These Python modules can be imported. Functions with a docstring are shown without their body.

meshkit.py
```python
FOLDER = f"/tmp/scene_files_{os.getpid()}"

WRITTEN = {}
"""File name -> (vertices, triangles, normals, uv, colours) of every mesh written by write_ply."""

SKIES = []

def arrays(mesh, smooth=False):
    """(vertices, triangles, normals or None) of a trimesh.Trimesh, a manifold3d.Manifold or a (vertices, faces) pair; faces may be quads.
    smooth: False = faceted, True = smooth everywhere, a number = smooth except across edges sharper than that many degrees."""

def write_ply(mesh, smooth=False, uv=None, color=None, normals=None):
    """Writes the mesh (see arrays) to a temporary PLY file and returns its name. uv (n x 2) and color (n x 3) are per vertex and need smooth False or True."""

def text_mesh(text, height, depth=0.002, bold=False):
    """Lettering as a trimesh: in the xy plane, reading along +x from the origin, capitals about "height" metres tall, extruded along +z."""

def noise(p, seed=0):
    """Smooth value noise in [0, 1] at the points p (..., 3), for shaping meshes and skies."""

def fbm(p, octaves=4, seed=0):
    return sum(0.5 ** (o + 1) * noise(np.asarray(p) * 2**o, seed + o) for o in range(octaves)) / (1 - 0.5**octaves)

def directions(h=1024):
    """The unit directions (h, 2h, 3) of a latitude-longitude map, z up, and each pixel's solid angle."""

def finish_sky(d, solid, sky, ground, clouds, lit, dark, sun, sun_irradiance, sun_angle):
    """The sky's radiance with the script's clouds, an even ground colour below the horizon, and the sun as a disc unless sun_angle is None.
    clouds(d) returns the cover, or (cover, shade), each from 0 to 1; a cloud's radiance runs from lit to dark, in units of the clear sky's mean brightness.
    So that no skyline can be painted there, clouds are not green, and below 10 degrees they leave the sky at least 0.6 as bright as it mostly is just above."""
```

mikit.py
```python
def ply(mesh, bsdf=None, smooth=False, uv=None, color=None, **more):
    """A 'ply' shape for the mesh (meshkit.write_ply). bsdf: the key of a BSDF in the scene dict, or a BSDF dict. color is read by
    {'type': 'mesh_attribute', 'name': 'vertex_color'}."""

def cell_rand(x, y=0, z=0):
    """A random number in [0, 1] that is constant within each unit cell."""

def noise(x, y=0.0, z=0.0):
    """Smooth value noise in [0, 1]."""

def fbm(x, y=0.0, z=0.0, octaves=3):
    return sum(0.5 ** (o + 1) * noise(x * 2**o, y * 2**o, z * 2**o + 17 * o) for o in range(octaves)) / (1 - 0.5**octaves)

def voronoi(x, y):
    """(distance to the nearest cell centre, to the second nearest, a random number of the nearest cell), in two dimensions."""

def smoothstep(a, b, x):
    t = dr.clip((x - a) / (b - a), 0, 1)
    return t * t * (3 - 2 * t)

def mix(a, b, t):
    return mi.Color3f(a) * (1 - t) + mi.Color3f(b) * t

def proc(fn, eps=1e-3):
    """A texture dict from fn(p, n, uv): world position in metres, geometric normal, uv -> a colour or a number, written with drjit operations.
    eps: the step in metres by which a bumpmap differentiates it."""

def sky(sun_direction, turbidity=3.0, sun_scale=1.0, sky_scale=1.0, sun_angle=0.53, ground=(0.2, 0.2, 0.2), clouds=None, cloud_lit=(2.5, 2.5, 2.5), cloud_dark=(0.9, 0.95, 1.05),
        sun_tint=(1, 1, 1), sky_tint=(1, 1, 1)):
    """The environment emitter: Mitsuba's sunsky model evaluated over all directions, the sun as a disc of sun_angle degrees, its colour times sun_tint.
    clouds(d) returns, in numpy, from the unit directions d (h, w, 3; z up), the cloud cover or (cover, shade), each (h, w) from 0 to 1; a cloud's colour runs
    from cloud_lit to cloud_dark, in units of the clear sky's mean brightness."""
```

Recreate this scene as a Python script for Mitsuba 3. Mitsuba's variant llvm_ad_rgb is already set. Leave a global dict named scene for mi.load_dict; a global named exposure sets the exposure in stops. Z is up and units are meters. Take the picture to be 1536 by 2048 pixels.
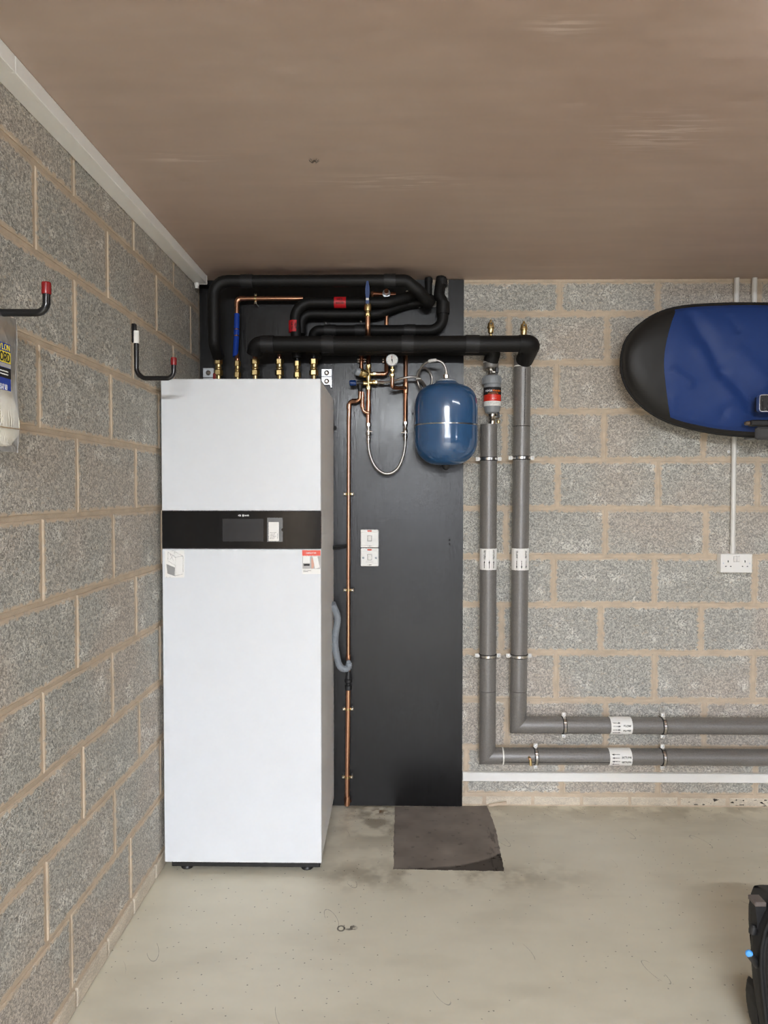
import math, random
import numpy as np, trimesh, shapely
import shapely.geometry as sg
import drjit as dr
import mitsuba as mi
import mikit, meshkit
from mikit import ply, proc, noise, fbm, voronoi, cell_rand, smoothstep, mix
from scipy.interpolate import CubicSpline

scene, labels = {}, {}
T = mi.ScalarTransform4f
rnd = random.Random(7)
nrs = np.random.RandomState(11)

# ---------------------------------------------------------------- camera
FOC, YAW, PITCH, ROLL = 1445.5, -0.0147, -0.0283, 0.0006
EYE = np.array([0.8987, -3.3334, 1.4619])
FWD = np.array([math.sin(YAW) * math.cos(PITCH), math.cos(YAW) * math.cos(PITCH), math.sin(PITCH)])
RGT0 = np.array([math.cos(YAW), -math.sin(YAW), 0.0]); UP0 = np.cross(RGT0, FWD)
RGT = RGT0 * math.cos(ROLL) + UP0 * math.sin(ROLL); UPV = -RGT0 * math.sin(ROLL) + UP0 * math.cos(ROLL)
scene['camera'] = {'type': 'perspective', 'fov': math.degrees(2 * math.atan(768 / FOC)), 'fov_axis': 'x', 'near_clip': 0.02, 'far_clip': 200.0,
                   'to_world': T().look_at(origin=EYE.tolist(), target=(EYE + FWD).tolist(), up=UPV.tolist())}

# ---------------------------------------------------------------- light
exposure = 3.13
SKY = 9.5
LAMP = 7.5
def clouds(d):
    n = meshkit.fbm(d * np.array([3.0, 3.0, 6.0]) + 5.0, 4, seed=3)
    return 0.93 + 0.07 * np.clip(n * 2 - 0.6, 0, 1), np.clip(n * 1.6 - 0.4, 0, 1) * 0.6
scene['sky'] = mikit.sky([0.3, -0.35, 0.9], turbidity=4.0, sun_scale=0.0, sky_scale=SKY, ground=(0.22, 0.21, 0.2),
                         clouds=clouds, cloud_lit=(1.0, 1.03, 1.12), cloud_dark=(0.8, 0.84, 0.95))

# ---------------------------------------------------------------- helpers
def S(r, g, b):
    return [((c / 255) / 12.92 if c / 255 <= 0.04045 else ((c / 255 + 0.055) / 1.055) ** 2.4) for c in (r, g, b)]
def ray(px, py):
    return FWD + (px - 768) / FOC * RGT - (py - 1024) / FOC * UPV
def P(px, py, y):
    "the place at depth y that the photograph shows there"
    d = ray(px, py); return EYE + d * ((y - EYE[1]) / d[1])
def PX(px, py, x):
    d = ray(px, py); return EYE + d * ((x - EYE[0]) / d[0])
def PZ(px, py, z):
    d = ray(px, py); return EYE + d * ((z - EYE[2]) / d[2])
def rad(px, y):
    "metres of px pixels at depth y"
    return px / FOC * (y - EYE[1])
used = {}
def numbered(name):
    n = used.get(name, 0); used[name] = n + 1
    return name if n == 0 else f'{name}_{n:03d}'
def thing(name, label, cat, group=None):
    key = numbered(name)
    labels[key] = {'label': label, 'category': cat}
    if group: labels[key]['group'] = group
    return key
def part(parent, name, mesh, mat, smooth=30, label=None, uv=None, kind=None, **more):
    key = numbered(parent + '__' + name)
    if isinstance(mesh, (list,)): mesh = cat(mesh)
    scene[key] = ply(mesh, mat, smooth=smooth, uv=uv, **more)
    if label or kind:
        labels[key] = {}
        if label: labels[key]['label'] = label
        if kind: labels[key]['kind'] = kind
    return key
def whole(name, label, cat_, mesh, mat, smooth=30, group=None, kind=None, uv=None):
    key = thing(name, label, cat_, group)
    if isinstance(mesh, list): mesh = cat(mesh)
    scene[key] = ply(mesh, mat, smooth=smooth, uv=uv)
    if kind: labels[key]['kind'] = kind
    return key
def struct(name, mesh, mat, label, smooth=False):
    key = numbered(name)
    if mesh is not None: scene[key] = ply(mesh, mat, smooth=smooth)
    labels[key] = {'label': label, 'kind': 'structure'}
    return key
def cat(ms): return trimesh.util.concatenate(ms)
def box(x0, x1, y0, y1, z0, z1, b=0.0):
    x0, x1 = min(x0, x1), max(x0, x1); y0, y1 = min(y0, y1), max(y0, y1); z0, z1 = min(z0, z1), max(z0, z1)
    if b <= 0:
        m = trimesh.creation.box((x1 - x0, y1 - y0, z1 - z0)); m.apply_translation(((x0 + x1) / 2, (y0 + y1) / 2, (z0 + z1) / 2)); return m
    b = min(b, (x1 - x0) * .45, (y1 - y0) * .45, (z1 - z0) * .45)
    c = np.array([(x0 + x1) / 2, (y0 + y1) / 2, (z0 + z1) / 2]); h = np.array([x1 - x0, y1 - y0, z1 - z0]) / 2
    pts = []
    for s in np.ndindex(2, 2, 2):
        s = np.array(s) * 2 - 1
        for k in range(3):
            q = h - b * (np.arange(3) != k); pts.append(c + s * q)
            q = h - b * (0.30 * (np.arange(3) != k) + 0.30 * (np.arange(3) == k)) ; pts.append(c + s * (h - b * 0.42))
    return trimesh.convex.convex_hull(np.array(pts))
def frames(p):
    p = np.asarray(p, float); t = np.gradient(p, axis=0)
    t[0], t[-1] = p[1] - p[0], p[-1] - p[-2]
    t /= np.linalg.norm(t, axis=1, keepdims=True)
    a = np.cross(t[0], [0, 0, 1.0] if abs(t[0][2]) < 0.9 else [1.0, 0, 0]); a /= np.linalg.norm(a)
    A = [a]
    for i in range(1, len(p)):
        a = A[-1] - t[i] * (A[-1] @ t[i]); A.append(a / np.linalg.norm(a))
    A = np.array(A); return t, A, np.cross(t, A)
def tube(path, r, sides=20, caps=True):
    p = np.asarray(path, float); t, A, B = frames(p)
    r = np.broadcast_to(r, (len(p),)); ang = np.arange(sides) * 2 * np.pi / sides
    v = p[:, None] + r[:, None, None] * (np.cos(ang)[None, :, None] * A[:, None] + np.sin(ang)[None, :, None] * B[:, None])
    i, j = np.meshgrid(np.arange(len(p) - 1), np.arange(sides), indexing='ij')
    q = np.stack([i * sides + j, i * sides + (j + 1) % sides, (i + 1) * sides + (j + 1) % sides, (i + 1) * sides + j], -1).reshape(-1, 4)
    f = np.vstack([q[:, [0, 1, 2]], q[:, [0, 2, 3]]]); v = v.reshape(-1, 3)
    if caps:
        n = len(v); v = np.vstack([v, p[:1], p[-1:]]); k = np.arange(sides); e = (len(p) - 1) * sides
        f = np.vstack([f, np.stack([k * 0 + n, (k + 1) % sides, k], 1), np.stack([k * 0 + n + 1, e + k, e + (k + 1) % sides], 1)])
    m = trimesh.Trimesh(v, f, process=False); return m
def fillet(pts, R, n=8):
    "a polyline with rounded corners; R one radius or one per inner corner"
    pts = [np.asarray(q, float) for q in pts]; R = np.broadcast_to(R, (max(len(pts) - 2, 1),)); out = [pts[0]]
    for i in range(1, len(pts) - 1):
        a, b, c = pts[i - 1], pts[i], pts[i + 1]
        u, w = (a - b), (c - b); lu, lw = np.linalg.norm(u), np.linalg.norm(w); u /= lu; w /= lw
        th = math.acos(np.clip(u @ w, -1, 1))
        if R[i - 1] <= 0 or th > 3.1: out.append(b); continue
        d = min(R[i - 1] / math.tan(th / 2), lu * .49, lw * .49); r = d * math.tan(th / 2)
        bis = (u + w) / np.linalg.norm(u + w); cen = b + bis * r / math.sin(th / 2)
        s, e = b + u * d, b + w * d; a0, a1 = s - cen, e - cen; om = math.acos(np.clip(a0 @ a1 / r / r, -1, 1))
        for k in range(n + 1):
            tt = k / n; out.append(cen + (math.sin((1 - tt) * om) * a0 + math.sin(tt * om) * a1) / math.sin(om))
    out.append(pts[-1]); return np.array(out)
def spline(pts, n=60):
    pts = np.asarray(pts, float); s = np.r_[0, np.cumsum(np.linalg.norm(np.diff(pts, axis=0), axis=1))]
    return CubicSpline(s, pts)(np.linspace(0, s[-1], n))
def straight(a, b, step=None):
    a, b = np.asarray(a, float), np.asarray(b, float); return np.array([a, b])
def align(mesh, base, axis):
    "puts a mesh built along +z at base, pointing along axis"
    z = np.array(axis, float); z /= np.linalg.norm(z)
    x = np.cross([0, 1, 0] if abs(z[1]) < .9 else [1, 0, 0], z); x /= np.linalg.norm(x)
    M = np.eye(4); M[:3, 0], M[:3, 1], M[:3, 2], M[:3, 3] = x, np.cross(z, x), z, base
    mesh.apply_transform(M); return mesh
def lathe(profile, base=(0, 0, 0), axis=(0, 0, 1), sides=24):
    "profile: (radius, height) from bottom to top, closed on the axis"
    pr = np.asarray(profile, float)
    if pr[0, 0] > 0: pr = np.vstack([[0, pr[0, 1]], pr])
    if pr[-1, 0] > 0: pr = np.vstack([pr, [0, pr[-1, 1]]])
    ang = np.arange(sides) * 2 * np.pi / sides
    v, idx = [], []
    for r, h in pr:
        if r <= 1e-9: idx.append([len(v)] * sides); v.append([0, 0, h])
        else: idx.append(list(range(len(v), len(v) + sides))); v += [[r * math.cos(a), r * math.sin(a), h] for a in ang]
    f = []
    for i in range(len(pr) - 1):
        for j in range(sides):
            a, b, c, d = idx[i][j], idx[i][(j + 1) % sides], idx[i + 1][(j + 1) % sides], idx[i + 1][j]
            if a != b: f.append([a, b, c])
            if c != d: f.append([a, c, d])
    return align(trimesh.Trimesh(np.array(v, float), np.array(f), process=False), base, axis)
def cyl(a, b, r, sides=20, ch=0.0):
    a, b = np.asarray(a, float), np.asarray(b, float); h = np.linalg.norm(b - a)
    pr = [(r, 0), (r, h)] if ch <= 0 else [(r - ch, 0), (r, ch), (r, h - ch), (r - ch, h)]
    return lathe(pr, a, b - a, sides)
def hexnut(a, b, r): 
    h = np.linalg.norm(np.asarray(b) - np.asarray(a)); c = min(.12 * r, .2 * h)
    return lathe([(r * .86, 0), (r, c), (r, h - c), (r * .86, h)], a, np.asarray(b, float) - np.asarray(a, float), 6)
def ball(c, r, sub=2, scale=(1, 1, 1)):
    m = trimesh.creation.icosphere(sub, r); m.apply_scale(scale); m.apply_translation(c); return m
def prism_xz(poly, y0, y1):
    "a shapely polygon in (x, z), extruded from y0 (front) to y1 (back)"
    m = trimesh.creation.extrude_polygon(poly, abs(y1 - y0), engine='earcut')
    v = m.vertices.copy(); m.vertices = np.stack([v[:, 0], max(y0, y1) - v[:, 2], v[:, 1]], 1); return m
def rrect(x0, x1, z0, z1, r, n=4):
    return sg.box(x0 + r, z0 + r, x1 - r, z1 - r).buffer(r, quad_segs=n)
def words(text, height, centre, depth=0.0006, bold=False, width=None, up=(0, 0, 1), right=(1, 0, 0)):
    "flat lettering facing -y (or right x up), centred"
    m = meshkit.text_mesh(text, height, depth, bold); b = m.bounds
    m.apply_translation([-(b[0, 0] + b[1, 0]) / 2, -(b[0, 1] + b[1, 1]) / 2, 0])
    if width: m.apply_scale([width / (b[1, 0] - b[0, 0]), 1, 1])
    M = np.eye(4); M[:3, 0], M[:3, 1] = right, up; M[:3, 2] = np.cross(right, up); M[:3, 3] = centre
    m.apply_transform(M); return m
def wrap(mesh, centre, r, axis, front=(0, -1, 0)):
    "bends a flat mesh (x round the tube, y along the axis, z outwards) round a tube; x = 0 faces front"
    ax = np.asarray(axis, float); fr = np.asarray(front, float); sd = np.cross(ax, fr)
    m = mesh.copy()
    while True:
        e = m.vertices[m.edges_unique]; L = np.abs(e[:, 0, 0] - e[:, 1, 0]).max()
        if L < 0.25 * r or len(m.faces) > 6000: break
        m = m.subdivide()
    v = m.vertices; a = v[:, 0] / r
    m.vertices = np.asarray(centre) + (r + v[:, 2:3]) * (np.cos(a)[:, None] * fr + np.sin(a)[:, None] * sd) + v[:, 1:2] * ax
    return m
def band(centre_a, centre_b, r, t=0.0015, sides=28):
    "a thin ring of tape round a straight tube"
    a, b = np.asarray(centre_a, float), np.asarray(centre_b, float); h = np.linalg.norm(b - a)
    return lathe([(r - .001, 0), (r + t, 0), (r + t, h), (r - .001, h)], a, b - a, sides)

# ---------------------------------------------------------------- materials
def mat(key, d, two=False): scene[key] = {'type': 'twosided', 'bsdf': d} if two else d; return key
def col(c): return {'type': 'rgb', 'value': list(map(float, c))}
def princ(key, c, rough=.5, metal=0.0, spec=.5, **k):
    return mat(key, {'type': 'principled', 'base_color': c if isinstance(c, dict) else col(c), 'roughness': rough, 'metallic': metal, 'specular': spec, **k}, True)
def diffuse(key, c): return mat(key, {'type': 'diffuse', 'reflectance': c if isinstance(c, dict) else col(c)}, True)

MORTAR = mi.Color3f(*S(198, 182, 161))
def block_colour(p, n, uv):
    a, b, r = voronoi((p.x + p.y) * 235 + noise(p.z * 160, p.x * 160, p.y * 160), p.z * 235 + noise(p.x * 150, p.y * 150, p.z * 150))
    fine = noise(p.x * 520 + 7, p.y * 520, p.z * 520)
    s = dr.clip(.60 * r + .40 * fine + .26 * (smoothstep(.0, .35, b - a) - .75), 0, 1)
    lo = fbm(p.x * 2.1 + 9, p.y * 2.1, p.z * 2.1, 3)
    mid = fbm(p.x * 14, p.y * 14 + 3, p.z * 14, 3)
    dark = mix(mi.Color3f(*S(100, 99, 95)), mi.Color3f(*S(110, 104, 98)), smoothstep(.4, .65, lo))
    lite = mix(mi.Color3f(*S(208, 206, 197)), mi.Color3f(*S(208, 200, 188)), smoothstep(.4, .65, lo))
    c = mix(dark, lite, s)
    c = mix(c, mi.Color3f(*S(226, 224, 216)), smoothstep(.58, .8, mid) * smoothstep(.35, .6, s) * .6)   # pale rubbed patches
    c = c * (1.06 + 0.18 * lo)
    e = smoothstep(.15, .8, uv.x + (noise(p.x * 90, p.y * 90, p.z * 90) + .5 * noise(p.x * 220, p.y * 220, p.z * 220) - .75) * .9)     # mortar smeared over the arrises
    return mix(MORTAR * (.86 + .28 * mid), c, e)
mat('m_block', {'type': 'twosided', 'bsdf': {'type': 'bumpmap', 'arbitrary': proc(lambda p, n, uv: noise(p.x * 210, p.y * 210, p.z * 210) + .6 * noise(p.x * 430, p.y * 430, p.z * 430), eps=1.2e-3),
     'scale': 0.0016, 'bsdf': {'type': 'diffuse', 'reflectance': proc(block_colour)}}})
def mortar_colour(p, n, uv):
    return MORTAR * (.82 + .3 * fbm(p.x * 25, p.y * 25, p.z * 25, 3) + .1 * (noise(p.x * 300, p.y * 300, p.z * 300) - .5))
diffuse('m_mortar', proc(mortar_colour))
def brick_colour(p, n, uv):
    m = fbm(p.x * 18 + 3, p.y * 18, p.z * 18, 3); c = mix(mi.Color3f(*S(186, 176, 160)), mi.Color3f(*S(218, 208, 190)), m)
    chip = smoothstep(.66, .72, fbm(p.x * 60, p.y * 60 + 5, p.z * 90, 2)) * smoothstep(2.1, 2.4, p.x)
    return mix(c * (.85 + .3 * noise(p.x * 250, p.y * 250, p.z * 250)), mi.Color3f(*S(60, 57, 54)), chip)
diffuse('m_brick', proc(brick_colour))
def plaster_colour(p, n, uv):
    a = fbm(p.x * 1.3, p.y * 1.3 + 4, 2.0, 3); b = fbm(p.x * 4, p.y * 22, 1.0, 3)
    c = mix(mi.Color3f(*S(168, 146, 133)), mi.Color3f(*S(184, 166, 153)), a)
    c = c * (.96 + .1 * b)
    def scrape(cx, cy, lx, ly): return smoothstep(.45, .75, fbm(p.x * 9, p.y * 90, 3.0, 3)) * dr.exp(-dr.square((p.x - cx) / lx) - dr.square((p.y - cy) / ly))
    st = scrape(.28, -1.22, .09, .03) + scrape(.9, -1.05, .18, .05) + scrape(1.62, -1.35, .12, .09) + scrape(1.25, -1.8, .06, .035)
    return mix(c, mi.Color3f(*S(214, 200, 190)), dr.clip(st, 0, 1) * .55)
mat('m_plaster', {'type': 'twosided', 'bsdf': {'type': 'bumpmap', 'arbitrary': proc(lambda p, n, uv: fbm(p.x * 9, p.y * 16, 0.0, 3), eps=4e-3), 'scale': 0.004,
     'bsdf': {'type': 'principled', 'base_color': proc(plaster_colour), 'roughness': .55, 'specular': .25}}})
def floor_colour(p, n, uv):
    a = fbm(p.x * 1.7 + 2, p.y * 1.7, 1.0, 4); b = fbm(p.x * 7, p.y * 15, 4.0, 3)
    c = mix(mi.Color3f(*S(202, 196, 176)), mi.Color3f(*S(216, 211, 194)), a)
    near = dr.exp(-dr.square((p.x - .84) / .17)) * smoothstep(-.62, -.1, p.y) + dr.exp(-dr.square((p.y + .62) / .1)) * smoothstep(.55, .75, p.x) * smoothstep(1.9, 1.2, p.x) * .7 + smoothstep(-.25, 0.0, p.y) * .5
    dirt = near * smoothstep(.3, .62, fbm(p.x * 11, p.y * 11, 2.0, 4))
    wide = smoothstep(.45, .85, fbm(p.x * 3.1 + 7, p.y * 8.0, 5.0, 4)) * .2
    c = mix(c, mi.Color3f(*S(128, 118, 98)), dr.clip(dirt * 1.0 + wide, 0, 1) * .78)
    v1, v2, vr = voronoi(p.x * 34, p.y * 40)
    sp = smoothstep(.13, .07, v1 + .06 * noise(p.x * 300, p.y * 300, 2.0)) * smoothstep(.84, .92, vr + .25 * near + .3 * (fbm(p.x * 3, p.y * 3, 8.0, 2) - .5))
    v1, v2, vr = voronoi(p.x * 11 + p.y * 5, p.y * 3 - p.x * 2.5)           # a few long hair-thin scuffs
    sc = smoothstep(.012, .004, dr.abs(v1 - .22)) * smoothstep(.80, .86, vr) * smoothstep(.45, .55, noise(p.x * 14, p.y * 14, 6.0))
    rr = dr.sqrt(dr.square(p.x - .721) + dr.square((p.y + .957) * .8))
    ring = smoothstep(.004, .0015, dr.abs(rr - .011)) + smoothstep(.02, .008, dr.sqrt(dr.square((p.x - .752) * .7) + dr.square(p.y + .953))) * smoothstep(.45, .6, noise(p.x * 130, p.y * 130, 1.0))
    c = mix(c, mi.Color3f(*S(64, 58, 50)), dr.clip(sp * .75 + sc * .45 + ring * .8, 0, 1))
    rust = dr.exp(-dr.square((p.x - .83) / .035) - dr.square((p.y + .07) / .03)) * smoothstep(.35, .5, noise(p.x * 50, p.y * 50, 1.0))
    c = mix(c, mi.Color3f(*S(104, 78, 44)), rust)
    return c * (.96 + .08 * b)
mat('m_floor', {'type': 'twosided', 'bsdf': {'type': 'bumpmap', 'arbitrary': proc(lambda p, n, uv: fbm(p.x * 28, p.y * 45, 1.0, 3), eps=3e-3), 'scale': 0.0014,
     'bsdf': {'type': 'principled', 'base_color': proc(floor_colour), 'roughness': .42, 'specular': .4}}})
def patch_colour(p, n, uv):
    a = fbm(p.x * 9, p.y * 9, 3.0, 4); c = mix(mi.Color3f(*S(112, 105, 99)), mi.Color3f(*S(146, 138, 130)), a)
    u = dr.clip((p.x - .89) / .43, 0, 1.1); nz = fbm(p.x * 35, p.y * 60, 2.0, 3)
    k = smoothstep(.012, -.006, p.y + .578 - .115 * u * u * u - .012 * nz) * .9 + .5 * smoothstep(.62, .72, fbm(p.x * 60, p.y * 12, 4.0, 3)) * smoothstep(1.27, 1.31, p.x)
    sp = smoothstep(.70, .80, fbm(p.x * 40, p.y * 40, 1.0, 3)) * .4
    return mix(c, mi.Color3f(*S(52, 48, 44)), dr.clip(k * .8 + sp * .7, 0, 1))
diffuse('m_patch', proc(patch_colour))
diffuse('m_outside', proc(lambda p, n, uv: mi.Color3f(.2, .19, .18) * (.8 + .4 * fbm(p.x * 3, p.y * 3, 1.0, 3))))
diffuse('m_paint', S(96, 94, 92))
def ply_grain(p): return fbm(p.x * 160, 3.0, p.z * 9, 3) * .6 + fbm(p.x * 420, 1.0, p.z * 22, 2) * .4
mat('m_board', {'type': 'twosided', 'bsdf': {'type': 'bumpmap', 'arbitrary': proc(lambda p, n, uv: ply_grain(p), eps=1e-3), 'scale': 0.0004,
     'bsdf': {'type': 'principled', 'base_color': proc(lambda p, n, uv: mi.Color3f(.0045, .0045, .0048) * (.5 + 1. * ply_grain(p))),
              'roughness': proc(lambda p, n, uv: .20 + .14 * fbm(p.x * 5, 0.0, p.z * 5, 3) + .08 * ply_grain(p)), 'specular': .42}}})
princ('m_white_enamel', S(219, 222, 225), .33, spec=.45)
princ('m_grey_enamel', S(216, 215, 211), .4, spec=.4)
princ('m_black_gloss', (.006, .006, .007), .12, spec=.5)
princ('m_screen', (.022, .022, .024), .25, spec=.5)
princ('m_black_plastic', (.014, .014, .015), .42)
princ('m_black_rubber', (.013, .013, .013), .75, spec=.3)
mat('m_black_foam', {'type': 'twosided', 'bsdf': {'type': 'principled', 'base_color': proc(lambda p, n, uv: mi.Color3f(.0062, .006, .0058) * (.8 + .4 * noise(p.x * 400, p.y * 400, p.z * 400))), 'roughness': .55, 'specular': .3}})
mat('m_grey_foam', {'type': 'twosided', 'bsdf': {'type': 'bumpmap', 'arbitrary': proc(lambda p, n, uv: noise(p.x * 330, p.y * 330, p.z * 330), eps=1.5e-3), 'scale': .0005,
     'bsdf': {'type': 'principled', 'base_color': proc(lambda p, n, uv: mi.Color3f(*S(108, 105, 101)) * (.80 + .4 * noise(p.x * 380, p.y * 380, p.z * 380))), 'roughness': .36, 'specular': .9}}})
princ('m_copper', (.80, .43, .27), .24, metal=1.0)
princ('m_copper_dark', (.50, .22, .13), .28, metal=1.0)
princ('m_brass', (.74, .57, .27), .28, metal=1.0)
princ('m_chrome', (.78, .76, .73), .16, metal=1.0)
princ('m_nickel', (.70, .66, .58), .24, metal=1.0)
princ('m_zinc', (.62, .65, .68), .36, metal=1.0)
princ('m_white_plastic', S(232, 231, 226), .4)
princ('m_clip_white', S(222, 220, 214), .35)
princ('m_grey_plastic', S(136, 140, 143), .38)
princ('m_cap_grey', S(150, 156, 162), .35)
princ('m_blue_tank', S(44, 82, 122), .10, spec=1.0, clearcoat=1.0, clearcoat_gloss=.97)
princ('m_blue_plastic', S(10, 48, 104), .35)
princ('m_blue_tape', S(18, 62, 158), .4)
princ('m_red_tape', S(182, 22, 32), .45)
princ('m_red_vinyl', S(122, 18, 20), .3)
princ('m_red_neon', S(202, 74, 44), .25)
princ('m_paper', S(236, 235, 230), .6, spec=.3)
princ('m_ink', (.012, .012, .013), .6, spec=.3)
princ('m_ink_grey', S(150, 150, 148), .6, spec=.3)
princ('m_ink_white', S(236, 236, 236), .5)
princ('m_sticker_red', S(222, 88, 70), .45)
princ('m_orange', S(226, 110, 30), .45)
princ('m_label_red', S(214, 52, 36), .35)
princ('m_photo_grey', S(176, 174, 172), .5)
princ('m_skin_tone', S(206, 160, 140), .6)
princ('m_yellow', S(226, 208, 70), .45)
princ('m_label_blue', S(26, 56, 150), .45)
def braid(p, n, uv): return .55 + .45 * noise(p.x * 900, p.y * 900, p.z * 900)
mat('m_braid', {'type': 'twosided', 'bsdf': {'type': 'principled', 'base_color': proc(lambda p, n, uv: mi.Color3f(.66, .63, .58) * braid(p, n, uv)), 'metallic': .85, 'roughness': .36}})
princ('m_hose_grey', S(132, 138, 144), .5)
princ('m_pouch', (.16, .17, .18), .12, spec=.6)
princ('m_bag_black', (.012, .0115, .011), .55, spec=.4)
mat('m_bag_blue', {'type': 'twosided', 'bsdf': {'type': 'principled', 'base_color': proc(lambda p, n, uv: mi.Color3f(*S(29, 55, 110)) * (.9 + .2 * noise(p.x * 700, p.y * 700, p.z * 700))), 'roughness': .55, 'specular': .3, 'sheen': .3}})
princ('m_bronze', (.16, .12, .085), .4, metal=.5)
princ('m_dark_foam', (.06, .06, .061), .8, spec=.3)
mat('m_rubber_speck', {'type': 'twosided', 'bsdf': {'type': 'principled', 'base_color': proc(lambda p, n, uv: mix(mi.Color3f(.01, .01, .01), mi.Color3f(.35, .35, .34), smoothstep(.80, .86, noise(p.x * 420, p.y * 420, p.z * 420)))), 'roughness': .6}})
princ('m_hook_black', (.008, .008, .009), .22, spec=.5)
mat('m_film', {'type': 'blendbsdf', 'weight': .09, 'a': {'type': 'thindielectric', 'int_ior': 1.45}, 'b': {'type': 'twosided', 'bsdf': {'type': 'principled', 'base_color': col((.6, .6, .6)), 'roughness': .18, 'specular': .6}}})
princ('m_film_seam', (.62, .62, .6), .3)
princ('m_cord', S(238, 234, 220), .6)
princ('m_cord_tie', S(150, 128, 96), .6)
princ('m_nylon_black', (.011, .011, .012), .6, spec=.35)
princ('m_nylon_grey', (.032, .031, .032), .6, spec=.35)
princ('m_zip', (.10, .10, .10), .45)
mat('m_silver_film', {'type': 'twosided', 'bsdf': {'type': 'bumpmap', 'arbitrary': proc(lambda p, n, uv: fbm(p.x * 60 + p.z * 30, p.y * 40, p.z * 24, 3), eps=1e-3), 'scale': .02, 'bsdf': {'type': 'principled', 'base_color': col((.28, .28, .28)), 'metallic': .5, 'roughness': .3}}})
princ('m_photo_grey_soft', S(128, 126, 130), .6)
princ('m_webbing', S(88, 80, 76), .6)
princ('m_sky_blue', S(70, 150, 226), .45)
princ('m_spider', (.05, .035, .025), .6)
princ('m_black_tape', (.013, .013, .0135), .5, spec=.4)
# ---------------------------------------------------------------- the room
RX, RY, RZ = 6.4, -5.6, 2.428          # right wall, front wall (garage doors, behind the camera), ceiling
BJ = [2.70] + [.0529 + (11 - k) * .222 for k in range(1, 12)]     # bed joints of the back wall
LJ = [2.70] + [.0655 + (11 - k) * .2218 for k in range(1, 12)]    # of the left wall
BJ[0] = LJ[0] = RZ + .03
GAP = .013
struct('floor', box(-.2, RX + .2, RY - .2, .2, -.15, 0), 'm_floor', 'pale cream painted concrete garage floor with scuffs and dirt by the board')
struct('ceiling', box(-.2, RX + .2, RY - .2, .2, RZ, RZ + .15), 'm_plaster', 'bare pinkish brown plaster ceiling')
wb = struct('wall_back', box(0, RX, .0018, .2, 0, RZ), 'm_mortar', 'back wall of grey concrete blocks with beige mortar joints')
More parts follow.
